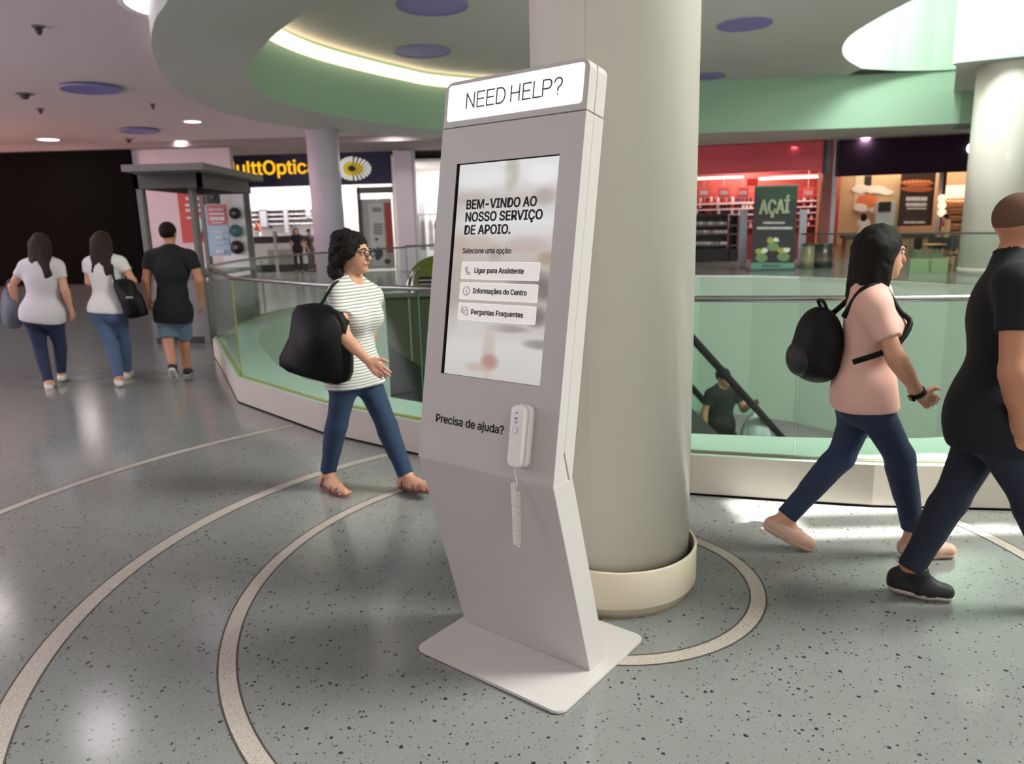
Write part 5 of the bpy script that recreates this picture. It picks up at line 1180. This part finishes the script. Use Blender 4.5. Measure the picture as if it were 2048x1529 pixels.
for k, (x, y, r) in enumerate([(511, 458, 4), (516, 454, 4.5), (519, 460, 4), (514, 449, 3.5)]):
    u, z = OP.hit(x, y, 1.4); bm = bmesh.new(); bmesh.ops.create_icosphere(bm, subdivisions=2, radius=r / 1476 * 31, matrix=Matrix.Translation((u - b[0], .1, z - b[2]))); bobj('bloom', bm, mat('bloom_orange', (222, 120, 74), .6) if k < 3 else mat('bloom_red', (196, 76, 66), .6), t, True)
sign_panel, b = item(OP, 'wall_print', 'faint teal print high on the optician wall', 'sign', 511, 386, 532, 410, 3.95, .04, mat('teal_faint', (190, 208, 206), .6), 'print_plate', bev=.005)
scribble(OP, 'print', [(533, 545, 396, 398), (533, 541, 401, 403)], 3.95, M_pgrey, sign_panel, b)
t = thing('barrier_post', 'slim grey post standing on the floor before the optician counter', 'post', tuple(atz(557, 557, 0)))
bm = bmesh.new(); lathe(bm, [(.16, 0), (.16, .02), (.05, .035), (.05, 1.55), (.07, 1.56), (.07, 1.6)], 16); bobj('pole', bm, mat('post_grey', (170, 166, 164), .4), t, True)
# booth at the left
t = thing('info_booth', 'grey open booth with a flat overhanging roof left of the optician', 'booth', (-5.34, 11.12, 0))
M_booth = mat('booth_grey', (120, 116, 110), .5); M_boothd = mat('booth_dark', (84, 78, 76), .5)
bm = bmesh.new(); prism(bm, [(.18, -.82, 2.46), (1.28, -.82, 2.46), (1.22, 1.85, 2.46), (.05, 1.85, 2.46)], (0, 0, .09)); bobj('roof_slab', bm, M_booth, t)
bm = bmesh.new()
for a, c in [((.12, -.3), (1.0, -.3)), ((1.0, -.3), (1.0, 1.7)), ((.12, 1.7), (1.0, 1.7)), ((.12, -.3), (.12, 1.7))]: box(bm, min(a[0], c[0]) - .03, max(a[0], c[0]) + .03, min(a[1], c[1]) - .03, max(a[1], c[1]) + .03, 2.26, 2.46)
bobj('roof_beam', bm, M_boothd, t)
for x, y in [(0.02, 0), (.80, -.1), (.82, 2.1), (.02, 2.2)]:
    bxo('post', (x - .045, x + .045, y - .045, y + .045, 0, 2.3), M_booth, t, .006); bxo('post_seam', (x + .02, x + .03, y - .048, y - .044, 0.75, 2.26), M_boothd, t)
bxo('lower_panel', (.05, .78, -.05, .0, .1, .98), mat('booth_panel', (140, 134, 134), .45), t); bxo('side_panel', (.78, .82, .0, 2.1, .1, .9), mat('booth_panel', (140, 134, 134), .45), t); bxo('plinth', (.0, .84, -.06, 2.12, 0, .1), mat('counter_dark', (58, 52, 54), .5), t)
bxo('counter_top', (.0, .86, -.08, 2.14, .98, 1.02), M_booth, t, .005)
BP = Plane((-5, 13.2), 0.0)
t, b = item(BP, 'poster_board', 'tall red and cream poster behind the booth counter', 'poster', 358, 356, 405, 486, .8, .04, mat('poster_red2', (206, 78, 66), .6), 'board')
slab(BP, 'cream_top', 358, 356, 405, 384, .78, .02, mat('poster_cream', (226, 200, 186), .6), t, b); scribble(BP, 'print', [(372, 402, 395, 400), (371, 402, 408, 413), (372, 402, 418, 424), (374, 400, 434, 438)], .77, M_lit, t, b, 2); blob(BP, 'print_shape', 399, 455, 5, 22, .77, M_lit, t, b)
t, b = item(BP, 'poster_board', 'pink and pale blue price poster on the booth side', 'poster', 414, 409, 456, 512, -.3, .05, mat('poster_blue', (176, 200, 216), .6), 'board')
slab(BP, 'pink_top', 414, 409, 454, 450, -.32, .02, mat('poster_pink', (216, 128, 122), .6), t, b); scribble(BP, 'print', [(418, 448, 418, 421), (419, 449, 426, 430), (420, 450, 434, 441), (424, 447, 444, 447), (424, 448, 463, 466), (430, 446, 473, 479), (425, 450, 486, 488), (432, 450, 500, 507)], -.335, M_lit, t, b, 4)
slab(BP, 'hanger', 434, 380, 435.5, 409, -.28, .02, M_boothd, t, b, z1=2.27)
t, b = item(BP, 'small_sign', 'small dark green sign above the pink price poster', 'sign', 412, 377, 438, 408, -.1, .04, mat('sign_green', (62, 70, 60), .6), 'board'); scribble(BP, 'print', [(416, 430, 388, 391), (420, 427, 393, 396)], -.115, M_pgrey, t, b)
for (x, y, r, c, lab) in [(470, 427, 11, (44, 40, 40), 'black round display disc, upper one by the booth post'), (472, 462, 12, (66, 124, 124), 'teal round display disc by the booth post'), (474, 495, 13, (40, 36, 38), 'black round display disc, lower one by the booth post')]:
    u, z = BP.hit(x, y, 1.25); t = root_at(BP, 'display_disc', lab, 'display', u, 1.25, z); rr_ = r / 1476 * 14.6
    bm = bmesh.new(); lathe(bm, [(rr_ * .25, -.06), (rr_ * .85, -.05), (rr_, -.02), (rr_, .03), (rr_ * .9, .05)], 28); bmesh.ops.rotate(bm, verts=bm.verts, matrix=Matrix.Rotation(PI / 2, 3, 'X')); bobj('disc', bm, mat('disc_%d' % c[0], c, .35), t, True)
    bm = bmesh.new(); bmesh.ops.create_uvsphere(bm, u_segments=14, v_segments=8, radius=rr_ * .28, matrix=Matrix.Translation((0, -.05, 0)) @ Matrix.Diagonal((1, .4, 1, 1))); bobj('hub', bm, mat('hub_pale', (150, 140, 140), .4), t, True)
t, b = item(BP, 'display_stand', 'white slatted display wall holding the round discs behind the booth', 'display', 440, 378, 492, 515, 1.3, .06, M_lit, 'board', z0=.0)
# clothes rails in the white shop
WS = Plane((-2.6, 31.0), 0.0)
for px, off, lab in [(846, .87, 'grey coat hanging at the front of the white clothes shop'), (862, .87, 'pale dress hanging in the white clothes shop by the kiosk'), (874, .87, 'dark patterned dress hanging in the white shop nearest the kiosk edge')]:
    t, b = item(WS, 'hanging_garment', lab, 'clothes', px - 5, 440, px + 5, 500, off, .06, None, None)
    a, c_, lo, hi = WS.rect(px - 5, 440, px + 5, 500, off); bm = bmesh.new(); w = c_ - a; h_ = hi - lo
    prism(bm, [(x * w, 0, y * h_) for x, y in [(-.5, 0), (.5, 0), (.36, .6), (.5, .8), (.2, 1), (-.2, 1), (-.5, .8), (-.36, .6)]], (0, .08, 0)); bobj('cloth', bm, mat('garment_%d' % px, {846: (150, 148, 146), 862: (206, 196, 190), 874: (96, 82, 84)}[px], .8), t)
    tubeo('hook', [(0, .04, h_), (0, .04, h_ + .12), (.03, .045, h_ + .24)], .012, M_steel, t, 5)
t, b = item(WS, 'clothes_rail', 'steel rail carrying the garments in the white shop', 'rail', 836, 428, 884, 430, .9, .03, M_steel, 'bar'); slab(WS, 'leg', 838, 430, 840, 520, .9, .03, M_steel, t, b, z0=0); slab(WS, 'leg', 880, 430, 882, 520, .9, .03, M_steel, t, b, z0=0)
t, b = item(WS, 'wall_display', 'grey tall panel inside the white shop beside the lilac pilaster', 'display', 838, 378, 850, 500, 2.2, .05, mat('grey_pale', (176, 174, 178), .5), 'board', z0=0)

# shop fronts on the right
RP = Plane((7.4, 29.27), -.2321)
def rw(name, px0, px1, off, z0, z1, m, d=.2):
    a = RP.hit(px0, 430, off)[0]; c = RP.hit(px1, 430, off)[0]; o = bxo(name, (a, c, 0, d, z0, z1), m); o.location = RP.world(0, off); o.rotation_euler = (0, 0, RP.rz); return props(o, kind='structure')
M_redwall = mat('red_wall', (196, 92, 80), .6)
rw('wall_bottle_shop', 1330, 1690, 3.2, 0, 4.4, M_redwall); rw('wall_food_shop', 1668, 2500, 3.4, 0, 4.4, mat('food_wall', (176, 136, 104), .6))
o = bxo('ceiling_shops', (-1.0, 22, 0, 4.5, 4.38, 4.5), mat('shop_ceiling', (170, 150, 140), .7)); o.location = RP.world(0, .2); o.rotation_euler = (0, 0, RP.rz); props(o, kind='structure')
a_ = RP.hit(1664, 400, 0)[0]; o = bxo('wall_shop_party', (a_ - .08, a_ + .08, .0, 3.3, 0, 4.4), M_redwall); o.location = RP.world(0, .1); o.rotation_euler = (0, 0, RP.rz); props(o, kind='structure')
o = bxo('wall_behind_kiosk', (2.5, 7.1, 29.7, 29.9, 0, 4.4), M_white); props(o, kind='structure')
t, b = item(RP, 'shop_sign', 'plain red sign board over the bottle shop', 'sign', 1370, 288, 1646, 345, 0, .25, mat('sign_red', (216, 72, 86), .5), 'sign_board'); slab(RP, 'dark_rim', 1366, 281, 1654, 287, -.02, .3, mat('rim_plum', (60, 30, 48), .5), t, b); slab(RP, 'dark_rim', 1646, 282, 1653, 346, -.02, .3, mat('rim_plum', (60, 30, 48), .5), t, b)
t, b = item(RP, 'shop_sign', 'dark purple sign board with white neon script over the food shop', 'sign', 1672, 268, 2200, 343, 0, .25, mat('sign_purple', (40, 20, 40), .7, spec=.15), 'sign_board')
M_neon = mat('neon_white', (246, 240, 255), .4, emit=3.0); M_neonb = mat('neon_blue', (120, 110, 230), .4, emit=1.6)
def neon(pts, m):
    q = [RP.hit(x, y, -.06) for x, y in pts]; tubeo('neon_letter', smooth_path([(u - b[0], -.06, z - b[2]) for u, z in q], 4), .035, m, t, 6)
neon([(1948, 291), (1940, 289), (1935, 297), (1938, 304), (1948, 304)], M_neon); neon([(2034, 301), (2038, 305), (2044, 303), (2049, 297)], M_neon); neon([(2046, 285), (2049, 292), (2053, 284)], M_neonb); neon([(2056, 304), (2060, 296), (2066, 304), (2072, 296)], M_neon)
t, b = item(RP, 'shop_post', 'red brown wooden pier between the two shop fronts', 'post', 1640, 345, 1662, 548, .1, .4, mat('pier_red', (120, 62, 52), .5), 'pier', z0=0); slab(RP, 'upper_pier', 1650, 282, 1662, 345, .1, .4, mat('pier_grey', (120, 104, 100), .5), t, b); slab(RP, 'steel_post', 1662, 276, 1671, 548, .0, .25, mat('post_steel', (150, 150, 158), .4, .3), t, b, z0=0); slab(RP, 'brass_rail', 1632, 346, 1635, 548, .05, .1, mat('brass', (176, 128, 84), .35, .6), t, b, z0=0)
M_tube = mat('tube_glow', (255, 236, 226), emit=2.4)
for x0, x1, lab in [(1388, 1487, 'left glowing light tube below the red shop sign'), (1518, 1636, 'right glowing light tube below the red shop sign')]:
    t, b = item(RP, 'light_tube', lab, 'light', x0, 354, x1, 358, .9, .1, M_tube, 'tube'); slab(RP, 'housing', x0, 350, x1, 353.5, .88, .14, M_lit, t, b)
M_card = mat('card_pink', (232, 120, 104), .6); M_cardr = mat('card_red', (214, 66, 54), .6)
for k, (x, lab) in enumerate([(1408, 'first'), (1448, 'second'), (1486, 'third'), (1617, 'fourth, right of the banner')]):
    t, b = item(RP, 'hanging_card', 'pink hanging sale card in the bottle shop, %s from the left' % lab if k < 3 else 'pink hanging sale card in the bottle shop, right of the dark banner', 'sign', x - 11, 375, x + 11, 396, 1.2, .03, M_card, 'card'); scribble(RP, 'print', [(x - 8, x + 8, 382, 390)], 1.185, M_lit, t, b, k); slab(RP, 'hanger', x - .4, 360, x + .4, 375, 1.21, .02, M_lit, t, b, z1=4.38)
t, b = item(RP, 'hanging_card', 'plain orange red card hanging above the dark banner top', 'sign', 1494, 357, 1516, 372, 1.0, .03, M_cardr, 'card'); slab(RP, 'hanger', 1504, 350, 1505, 357, 1.01, .02, M_lit, t, b, z1=4.38)
# shelving of the bottle shop and the goods on it
t, b = item(RP, 'shop_shelving', 'white wall shelving with rows of bottles in the red shop', 'shelf', 1372, 404, 1640, 407, 2.4, .5, M_lit, 'board')
for y in (416, 428, 441, 454): slab(RP, 'board', 1372, y, 1640, y + 2.2, 2.4, .5, M_lit if y < 430 else M_card, t, b)
slab(RP, 'back_panel', 1372, 385, 1640, 500, 2.95, .05, mat('shelf_redback', (178, 66, 60), .6), t, b); slab(RP, 'base_unit', 1372, 470, 1640, 530, 2.3, .6, mat('shelf_base', (132, 44, 46), .6), t, b, z0=0)
bot = []
for k, c in enumerate([(36, 32, 36), (232, 226, 220), (70, 60, 96), (206, 96, 88), (150, 60, 56)]):
    bm = bmesh.new(); lathe(bm, [(.052, 0), (.055, .01), (.055, .14), (.02, .18), (.02, .225)], 8); o = bobj('bottle', bm, mat('bottle_%d' % k, c, .3)); bot.append(o.data); bpy.data.objects.remove(o)
rr = random.Random(11); names = ['black', 'white', 'violet', 'pink', 'dark red']
for ry, y in zip(('top', 'second', 'third', 'fourth', 'lowest'), (404, 416, 428, 441, 454)):
    cnt = [0] * 5
    for px in np.arange(1386, 1640, 7.2):
        if 1505 < px < 1600: continue
        k = rr.choice([0, 0, 1, 1, 2, 3, 4]); u, z = RP.hit(px + rr.uniform(-1, 1), y, 2.4); o = bpy.data.objects.new('bottle', bot[k]); COL.objects.link(o); o.location = RP.world(u, 2.5, z + .003)
        cnt[k] += 1; props(o, "%s bottle, %s %s one from the left on the red shop's %s shelf" % (names[k], nth(cnt[k]), names[k], ry), 'bottle', '%s bottles on the wall shelving' % names[k])
M_gond = mat('gondola_black', (24, 20, 22), .5)
for x0, x1, lab in [(1372, 1456, 'black low shelf unit with pale packets by the white column'), (1459, 1476, 'narrow black shelf unit beside the grey security panel')]:
    t, b = item(RP, 'shelf_unit', lab, 'shelf', x0, 432, x1, 532, 1.3, .05, M_gond, 'back', z0=0)
    slab(RP, 'side', x0, 432, x0 + 1.5, 532, .8, .5, M_gond, t, b, z0=0); slab(RP, 'side', x1 - 1.5, 432, x1, 532, .8, .5, mat('gondola_edge', (150, 110, 108), .5), t, b, z0=0); slab(RP, 'top', x0, 430, x1, 433, .8, .5, M_gond, t, b)
    for y in (450, 467, 490): slab(RP, 'board', x0, y, x1, y + 3, .8, .5, mat('gondola_board', (96, 90, 92), .5), t, b)
    slab(RP, 'base', x0, 498, x1, 532, .75, .5, M_gond, t, b, z0=0)
pk = []
for k, c in enumerate([(216, 206, 204), (170, 150, 150)]):
    bm = bmesh.new(); box(bm, -.07, .07, -.08, .08, 0, .12); bmesh.ops.bevel(bm, geom=list(bm.edges), offset=.015, segments=1, affect='EDGES'); o = bobj('packet', bm, mat('packet_%d' % k, c, .5)); pk.append(o.data); bpy.data.objects.remove(o)
for ry, y in zip(('top', 'middle', 'lowest'), (450, 467, 490)):
    for kk, px in enumerate(np.arange(1395, 1453, 8)):
        k = rr.choice([0, 0, 1]); u, z = RP.hit(px + rr.uniform(-1, 1), y, .8); o = bpy.data.objects.new('packet', pk[k]); COL.objects.link(o); o.location = RP.world(u, .93, z + .003); o.rotation_euler = (0, 0, RP.rz)
        props(o, '%s packet, %s from the left on the %s board of the black low shelf' % (['pale', 'greyish'][k], nth(kk + 1), ry), 'packet', '%s packets on the black shelf unit' % ['pale', 'greyish'][k])
SPL = Plane((8.2, 23.6), -.1)
for x0, x1, lab in [(1478, 1494, 'grey security panel at the shop entrance left of the dark banner'), (1597, 1612, 'grey security panel at the shop entrance right of the dark banner')]:
    a, c_, lo, hi = SPL.rect(x0, 420, x1, 545, 1.5); t = root_at(SPL, 'security_gate', lab, 'gate', (a + c_) / 2, 1.5)
    slab(SPL, 'panel', x0, 420, x1, 545, 1.5, .06, mat('gate_grey', (150, 150, 158), .4), t, ((a + c_) / 2, 1.5, 0), .02, z0=.04); slab(SPL, 'foot', x0 - 2, 545, x1 + 2, 550, 1.4, .26, M_gp, t, ((a + c_) / 2, 1.5, 0), z0=0, z1=.04)
# roll-up banner
a, c_, lo, hi = SPL.rect(1505, 372, 1594, 551, 0); ub = (a + c_) / 2
t = root_at(SPL, 'rollup_banner', 'dark roll-up banner with pale AÇAÍ lettering and green bowls', 'banner', ub, 0); bb = (ub, 0, 0)
bm = bmesh.new(); q = [SPL.hit(1510, 374, 0), SPL.hit(1596, 371, 0), SPL.hit(1588, 549, 0), SPL.hit(1500, 549, 0)]; prism(bm, [(u - ub, 0, max(z, .03)) for u, z in q], (0, .02, 0)); bobj('sheet', bm, mat('banner_dark', (44, 40, 41), .6, vary=.2, scale=1.5), t)
bm = bmesh.new(); q = [SPL.hit(1510, 374, 0), SPL.hit(1596, 371, 0), SPL.hit(1594, 398, 0), SPL.hit(1552, 408, 0), SPL.hit(1509, 394, 0)]; prism(bm, [(u - ub, -.006, z) for u, z in q], (0, .005, 0)); bobj('leaf_print', bm, mat('banner_leaf', (38, 66, 44), .6, vary=.3, scale=3), t)
bm = bmesh.new(); q = [SPL.hit(1502, 526, 0), SPL.hit(1589, 526, 0), SPL.hit(1588, 549, 0), SPL.hit(1500, 549, 0)]; prism(bm, [(u - ub, -.006, max(z, .03)) for u, z in q], (0, .005, 0)); bobj('teal_strip', bm, mat('banner_teal', (94, 148, 124), .6), t)
slab(SPL, 'base_case', 1498, 547, 1592, 555, -.06, .14, mat('banner_case', (60, 76, 72), .4), t, bb, .01, z0=0, z1=.06); slab(SPL, 'top_bar', 1509, 370, 1597, 373, -.01, .04, mat('banner_bar', (130, 124, 112), .4), t, bb)
sign_text(SPL, 'AÇAÍ', 1519, 1577, 427, 400, -.008, mat('banner_letter', (196, 214, 176), .6), t, bb, .03, 'lettering')
scribble(SPL, 'print', [(1526, 1570, 444, 448), (1514, 1584, 454, 459)], -.006, mat('banner_print', (196, 196, 186), .6), t, bb, 8); scribble(SPL, 'print', [(1524, 1562, 530, 533), (1521, 1569, 537, 541)], -.008, mat('banner_print2', (62, 84, 76), .6), t, bb, 9)
for k, (x, y, rx) in enumerate([(1523, 506, 15), (1567, 504, 16), (1546, 484, 15)]):
    o = blob(SPL, 'cup_print', x, y + 10, rx * .8, 9, -.005, mat('cup_green', (108, 132, 88), .6), t, bb, .006); blob(SPL, 'topping_print', x - 3, y - 3, rx * .62, 6, -.007, mat('topping_green', (128, 164, 70), .6), t, bb, .006, wob=.3, seed=k); blob(SPL, 'topping_print', x + 6, y - 4, rx * .4, 5, -.010, mat('topping_white', (206, 212, 190), .6), t, bb, .005, wob=.3, seed=k + 5); blob(SPL, 'topping_print', x - 8, y - 2, rx * .3, 4, -.010, mat('topping_amber', (170, 140, 70), .6), t, bb, .005, wob=.3, seed=k + 9)
# litter bins
for x0, x1, c1, lab in [(1606, 1632, (110, 112, 76), 'olive round litter bin right of the dark banner'), (1633, 1672, (30, 38, 32), 'black round litter bin by the wooden pier')]:
    a, c_, lo, hi = SPL.rect(x0, 487, x1, 552, .6); r_ = (c_ - a) / 2; t = root_at(SPL, 'litter_bin', lab, 'bin', (a + c_) / 2, .6 + r_)
    bm = bmesh.new(); lathe(bm, [(r_ * .94, 0), (r_, .03), (r_, hi - .08)], 28); bobj('bin_body', bm, mat('bin_%d' % c1[0], c1, .3), t, True); bm = bmesh.new(); lathe(bm, [(r_ * .98, hi - .08), (r_ * 1.0, hi - .03), (r_ * .8, hi), (r_ * .5, hi - .04)], 28); bobj('lid', bm, mat('bin_lid', (60, 64, 52), .3), t, True)
# food shop
t, b = item(RP, 'mural_panel', 'cream wall panel with white and orange food picture in the food shop', 'panel', 1676, 345, 1800, 540, 2.2, .1, mat('cream_panel', (206, 172, 132), .6), 'board', z0=0)
M_orange = mat('mural_orange', (214, 118, 72), .6); M_mw = mat('mural_white', (236, 226, 218), .6)
slab(RP, 'white_band', 1709, 345, 1730, 420, 2.18, .03, mat('mural_cream', (226, 200, 170), .6), t, b); slab(RP, 'dark_lamp', 1729, 352, 1743, 374, 2.16, .05, mat('mural_dark', (44, 36, 32), .5), t, b)
for k, (x, y, rx, ry, m) in enumerate([(1722, 378, 18, 9, M_mw), (1750, 379, 22, 8, M_mw), (1772, 384, 14, 6, M_mw), (1735, 402, 22, 14, M_orange), (1722, 416, 14, 9, M_mw), (1748, 420, 10, 6, M_mw)]): blob(RP, 'picture_shape', x, y, rx, ry, 2.17 - .012 * k, m, t, b, .012, 18, .12, k)
t, b = item(RP, 'coffee_machine', 'pale blue white machine with a dark display in the food shop', 'machine', 1752, 404, 1790, 452, 1.7, .4, mat('machine_pale', (196, 206, 206), .35), 'housing', bev=.02); slab(RP, 'display', 1757, 404, 1782, 424, 1.68, .03, mat('mural_dark', (44, 36, 32), .5), t, b); slab(RP, 'stand', 1754, 452, 1788, 545, 1.75, .3, mat('machine_stand', (150, 150, 146), .5), t, b, z0=0)
t, b = item(RP, 'menu_board', 'dark brown menu board with an orange hot dog picture and pale lines', 'sign', 1800, 340, 1868, 452, 1.9, .08, mat('menu_brown', (58, 40, 32), .5), 'board')
for y, m in ((366, M_orange), (378, mat('bun_brown', (176, 96, 56), .6))):
    o = blob(RP, 'bun_print', 1834, y, 33, 6.5, 1.88, m, t, b, .02, 20)
for i in range(7): blob(RP, 'glaze_print', 1810 + i * 8, 365 - i * .4, 2.6, 2, 1.86, mat('glaze', (236, 176, 112), .6), t, b, .012, 8)
scribble(RP, 'print', [(1812, 1854, 394, 402), (1812, 1853, 406, 413), (1814, 1852, 416, 419), (1808, 1850, 443, 447)], 1.88, M_lit, t, b, 3)
t, b = item(RP, 'shop_post', 'pale slim post between the menu board and the lit bread shelves', 'post', 1871, 336, 1880, 548, 1.2, .25, mat('post_pale', (190, 172, 156), .5), 'post', z0=0); slab(RP, 'side_strip', 1880, 336, 1886, 548, 1.3, .2, mat('menu_brown', (58, 40, 32), .5), t, b, z0=0)
t, b = item(RP, 'bread_shelves', 'lit shelves stacked with round loaves at the back of the food shop', 'shelf', 1890, 370, 1970, 396, 2.6, .1, mat('lightbox', (255, 214, 186), .5, emit=.9), 'light_box')
for y in (409, 424, 439, 455): slab(RP, 'board', 1888, y, 1990, y + 2, 2.1, .6, mat('shelf_tan', (206, 160, 120), .5), t, b)
slab(RP, 'back_panel', 1888, 396, 1990, 545, 2.75, .05, mat('shelf_warm', (206, 140, 100), .6), t, b, z0=0)
bm = bmesh.new(); bmesh.ops.create_uvsphere(bm, u_segments=12, v_segments=8, radius=.13, matrix=Matrix.Translation((0, 0, .085)) @ Matrix.Diagonal((1.1, .9, .65, 1))); o = bobj('loaf', bm, mat('crust', (222, 168, 124), .6), None, True); lf = o.data; bpy.data.objects.remove(o)
for ry, y in zip(('top', 'second', 'third', 'lowest'), (409, 424, 439, 455)):
    for kk, px in enumerate(np.arange(1893, 1936, 9.5)):
        u, z = RP.hit(px, y, 2.1); o = bpy.data.objects.new('bread_loaf', lf); COL.objects.link(o); o.location = RP.world(u, 2.3, z + .003); props(o, 'round golden loaf, %s from the left on the %s lit bread shelf' % (nth(kk + 1), ry), 'bread', 'loaves on the lit bread shelves')
for y, lab in [(397, 'top'), (411, 'middle'), (426, 'lowest')]:
    u, z = RP.hit(1884, y, 1.0); t = root_at(RP, 'globe_lamp', 'glowing round globe lamp on a cord by the pale post, %s of three' % lab, 'lamp', u, 1.0, z)
    bm = bmesh.new(); bmesh.ops.create_uvsphere(bm, u_segments=16, v_segments=10, radius=.14); bobj('globe', bm, mat('globe_glow', (255, 206, 176), .4, emit=1.3), t, True)
    tubeo('cord', [(.0, .0, .14), (0.0, .0, 4.38 - z)] if lab == 'top' else [(0, 0, .14), (0, 0, .17)], .01, M_text, t, 5)
# tables and chairs before the food shop
FP = Plane((10, 21.5), -.35)
M_wood = mat('pale_wood', (206, 158, 108), .5); M_chair = mat('chair_black', (26, 26, 28), .5)
def chair(px, off, rz, label):
    u, z = FP.hit(px, 540, off); t = thing('cafe_chair', label, 'chair', FP.world(u, off), rz)
    bxo('seat', (-.22, .22, -.22, .22, .43, .47), M_chair, t, .01); bxo('backrest', (-.22, .22, .19, .23, .60, .95), M_chair, t, .012)
    for x in (-.19, .19):
        for y in (-.19, .19): bxo('leg', (x - .02, x + .02, y - .02, y + .02, 0, .43 if y < 0 else .62), M_wood, t)
chair(1846, 1.1, .6, 'black cafe chair with pale wooden legs left of the slim post'); chair(1893, 1.0, -.7, 'black cafe chair with pale wooden legs right of the slim post'); chair(1868, 2.0, 2.6, 'black cafe chair farther back between two others in the cafe')
u, z = FP.hit(1868, 540, 1.5); t = thing('cafe_table', 'small wooden cafe table among the black chairs', 'table', FP.world(u, 1.5)); bxo('table_top', (-.4, .4, -.35, .35, .72, .76), M_wood, t, .01); bxo('pedestal', (-.05, .05, -.05, .05, .03, .72), M_chair, t); bxo('foot', (-.25, .25, -.25, .25, 0, .03), M_chair, t, .005)
for px, w, lab in [(1838, .28, 'pale green planter box with dark leaves below the menu board'), (1872, .25, 'pale green planter box with dark leaves by the slim post')]:
    u, z = FP.hit(px, 545, .4); t = thing('planter_box', lab, 'planter', FP.world(u, .4), FP.rz); bxo('box', (-w, w, -.18, .18, 0, .38), mat('planter_green', (138, 160, 116), .5), t, .01)
    for i in range(12):
        x, y = rr.uniform(-w * .8, w * .8), rr.uniform(-.12, .12); bm = bmesh.new(); h_ = rr.uniform(.15, .32); prism(bm, [(x - .05, y, .38), (x + .05, y, .38), (x + .07 + rr.uniform(-.06, .06), y + .04, .38 + h_ * .6), (x + rr.uniform(-.08, .08), y + .06, .38 + h_)], (0, .01, 0)); bobj('leaf', bm, mat('leaf_dark', (52, 78, 44), .6), t)
u, z = FP.hit(1912, 545, 1.6); t = thing('rack_shelf', 'pale wooden rack with dark shelves left of the right-hand column', 'shelf', FP.world(u, 1.6), FP.rz)
for x in (-.34, .34): bxo('upright', (x - .04, x + .04, -.2, .2, 0, 1.45), M_wood, t)
for z in (.12, .55, .95, 1.38): bxo('board', (-.3, .3, -.2, .2, z, z + .035), M_chair, t)
t, b = item(RP, 'serving_counter', 'long brown serving counter in the food shop behind the walking woman', 'counter', 1690, 474, 1868, 545, .8, .7, mat('counter_brown', (132, 104, 78), .5), 'front', z0=0); slab(RP, 'counter_top', 1688, 469, 1870, 475, .72, .9, mat('counter_stone', (70, 62, 56), .4), t, b); 
for x in range(1700, 1866, 24): slab(RP, 'front_panel', x, 480, x + 21, 540, .78, .03, mat('counter_tan', (160, 128, 96), .5), t, b)
# people far away in the shops
def far_person(label, base, hgt, yaw, shirt, pants, hair, hairm=M_hair, sex='f', skirt=False):
    k = hgt / 1.7; c, s_ = math.cos(yaw), math.sin(yaw)
    def q(f_, l_, z_): return np.array([base[0] + (f_ * c - l_ * s_) * k, base[1] + (f_ * s_ + l_ * c) * k, base[2] + z_ * k])
    J = dict(head=q(.02, 0, 1.58), neck=q(0, 0, 1.43), sh_l=q(0, .18, 1.38), sh_r=q(0, -.18, 1.38), el_l=q(-.03, .22, 1.12), wr_l=q(.06, .22, .90), el_r=q(-.03, -.22, 1.12), wr_r=q(.06, -.22, .90), hip_l=q(0, .09, .90), hip_r=q(0, -.09, .90), kn_l=q(.04, .10, .49), an_l=q(0, .1, .09), toe_l=q(.14, .11, .035), kn_r=q(.03, -.10, .49), an_r=q(-.02, -.1, .09), toe_r=q(.12, -.11, .035))
    return person(label, J, (c, s_, 0), sex, hair, shirt, pants, ('flat', M_bshoe, M_text), M_skin, hairm, .022, fine=False)
u_, z_ = OP.hit(594, 536, -.5); far_person('person with long dark hair in black, standing before the optician counter', OP.world(u_, -.2), 1.78, -1.2, mat('black_dress', (30, 28, 34), .8), mat('black_leggings', (40, 34, 38), .8), 'long')
u_, z_ = OP.hit(622, 536, .4); far_person('person in dark grey beside the lilac column in the optician', OP.world(u_, .5), 1.72, -.4, mat('charcoal_coat', (56, 52, 58), .8), mat('grey_trousers', (90, 84, 88), .8), 'short', sex='m')
u_, z_ = OP.hit(552, 500, 2.3); far_person('person with dark hair sitting behind the optician counter', (*OP.world(u_, 2.3)[:2], 0.0), 1.66, -1.8, mat('brown_top', (120, 78, 62), .8), mat('grey_trousers', (90, 84, 88), .8), 'bob')
u_, z_ = RP.hit(1721, 530, .3); far_person('person with dark tied hair before the cream food picture', RP.world(u_, .25), 1.72, .8, mat('pale_blouse', (206, 184, 172), .8), mat('black_leggings', (40, 34, 38), .8), 'bob')
u_, z_ = RP.hit(1883, 530, .3); far_person('person in a magenta top near the globe lamps in the cafe', RP.world(u_, .3), 1.6, 2.2, mat('magenta_top', (150, 66, 86), .8), mat('black_leggings', (40, 34, 38), .8), 'short', sex='m')
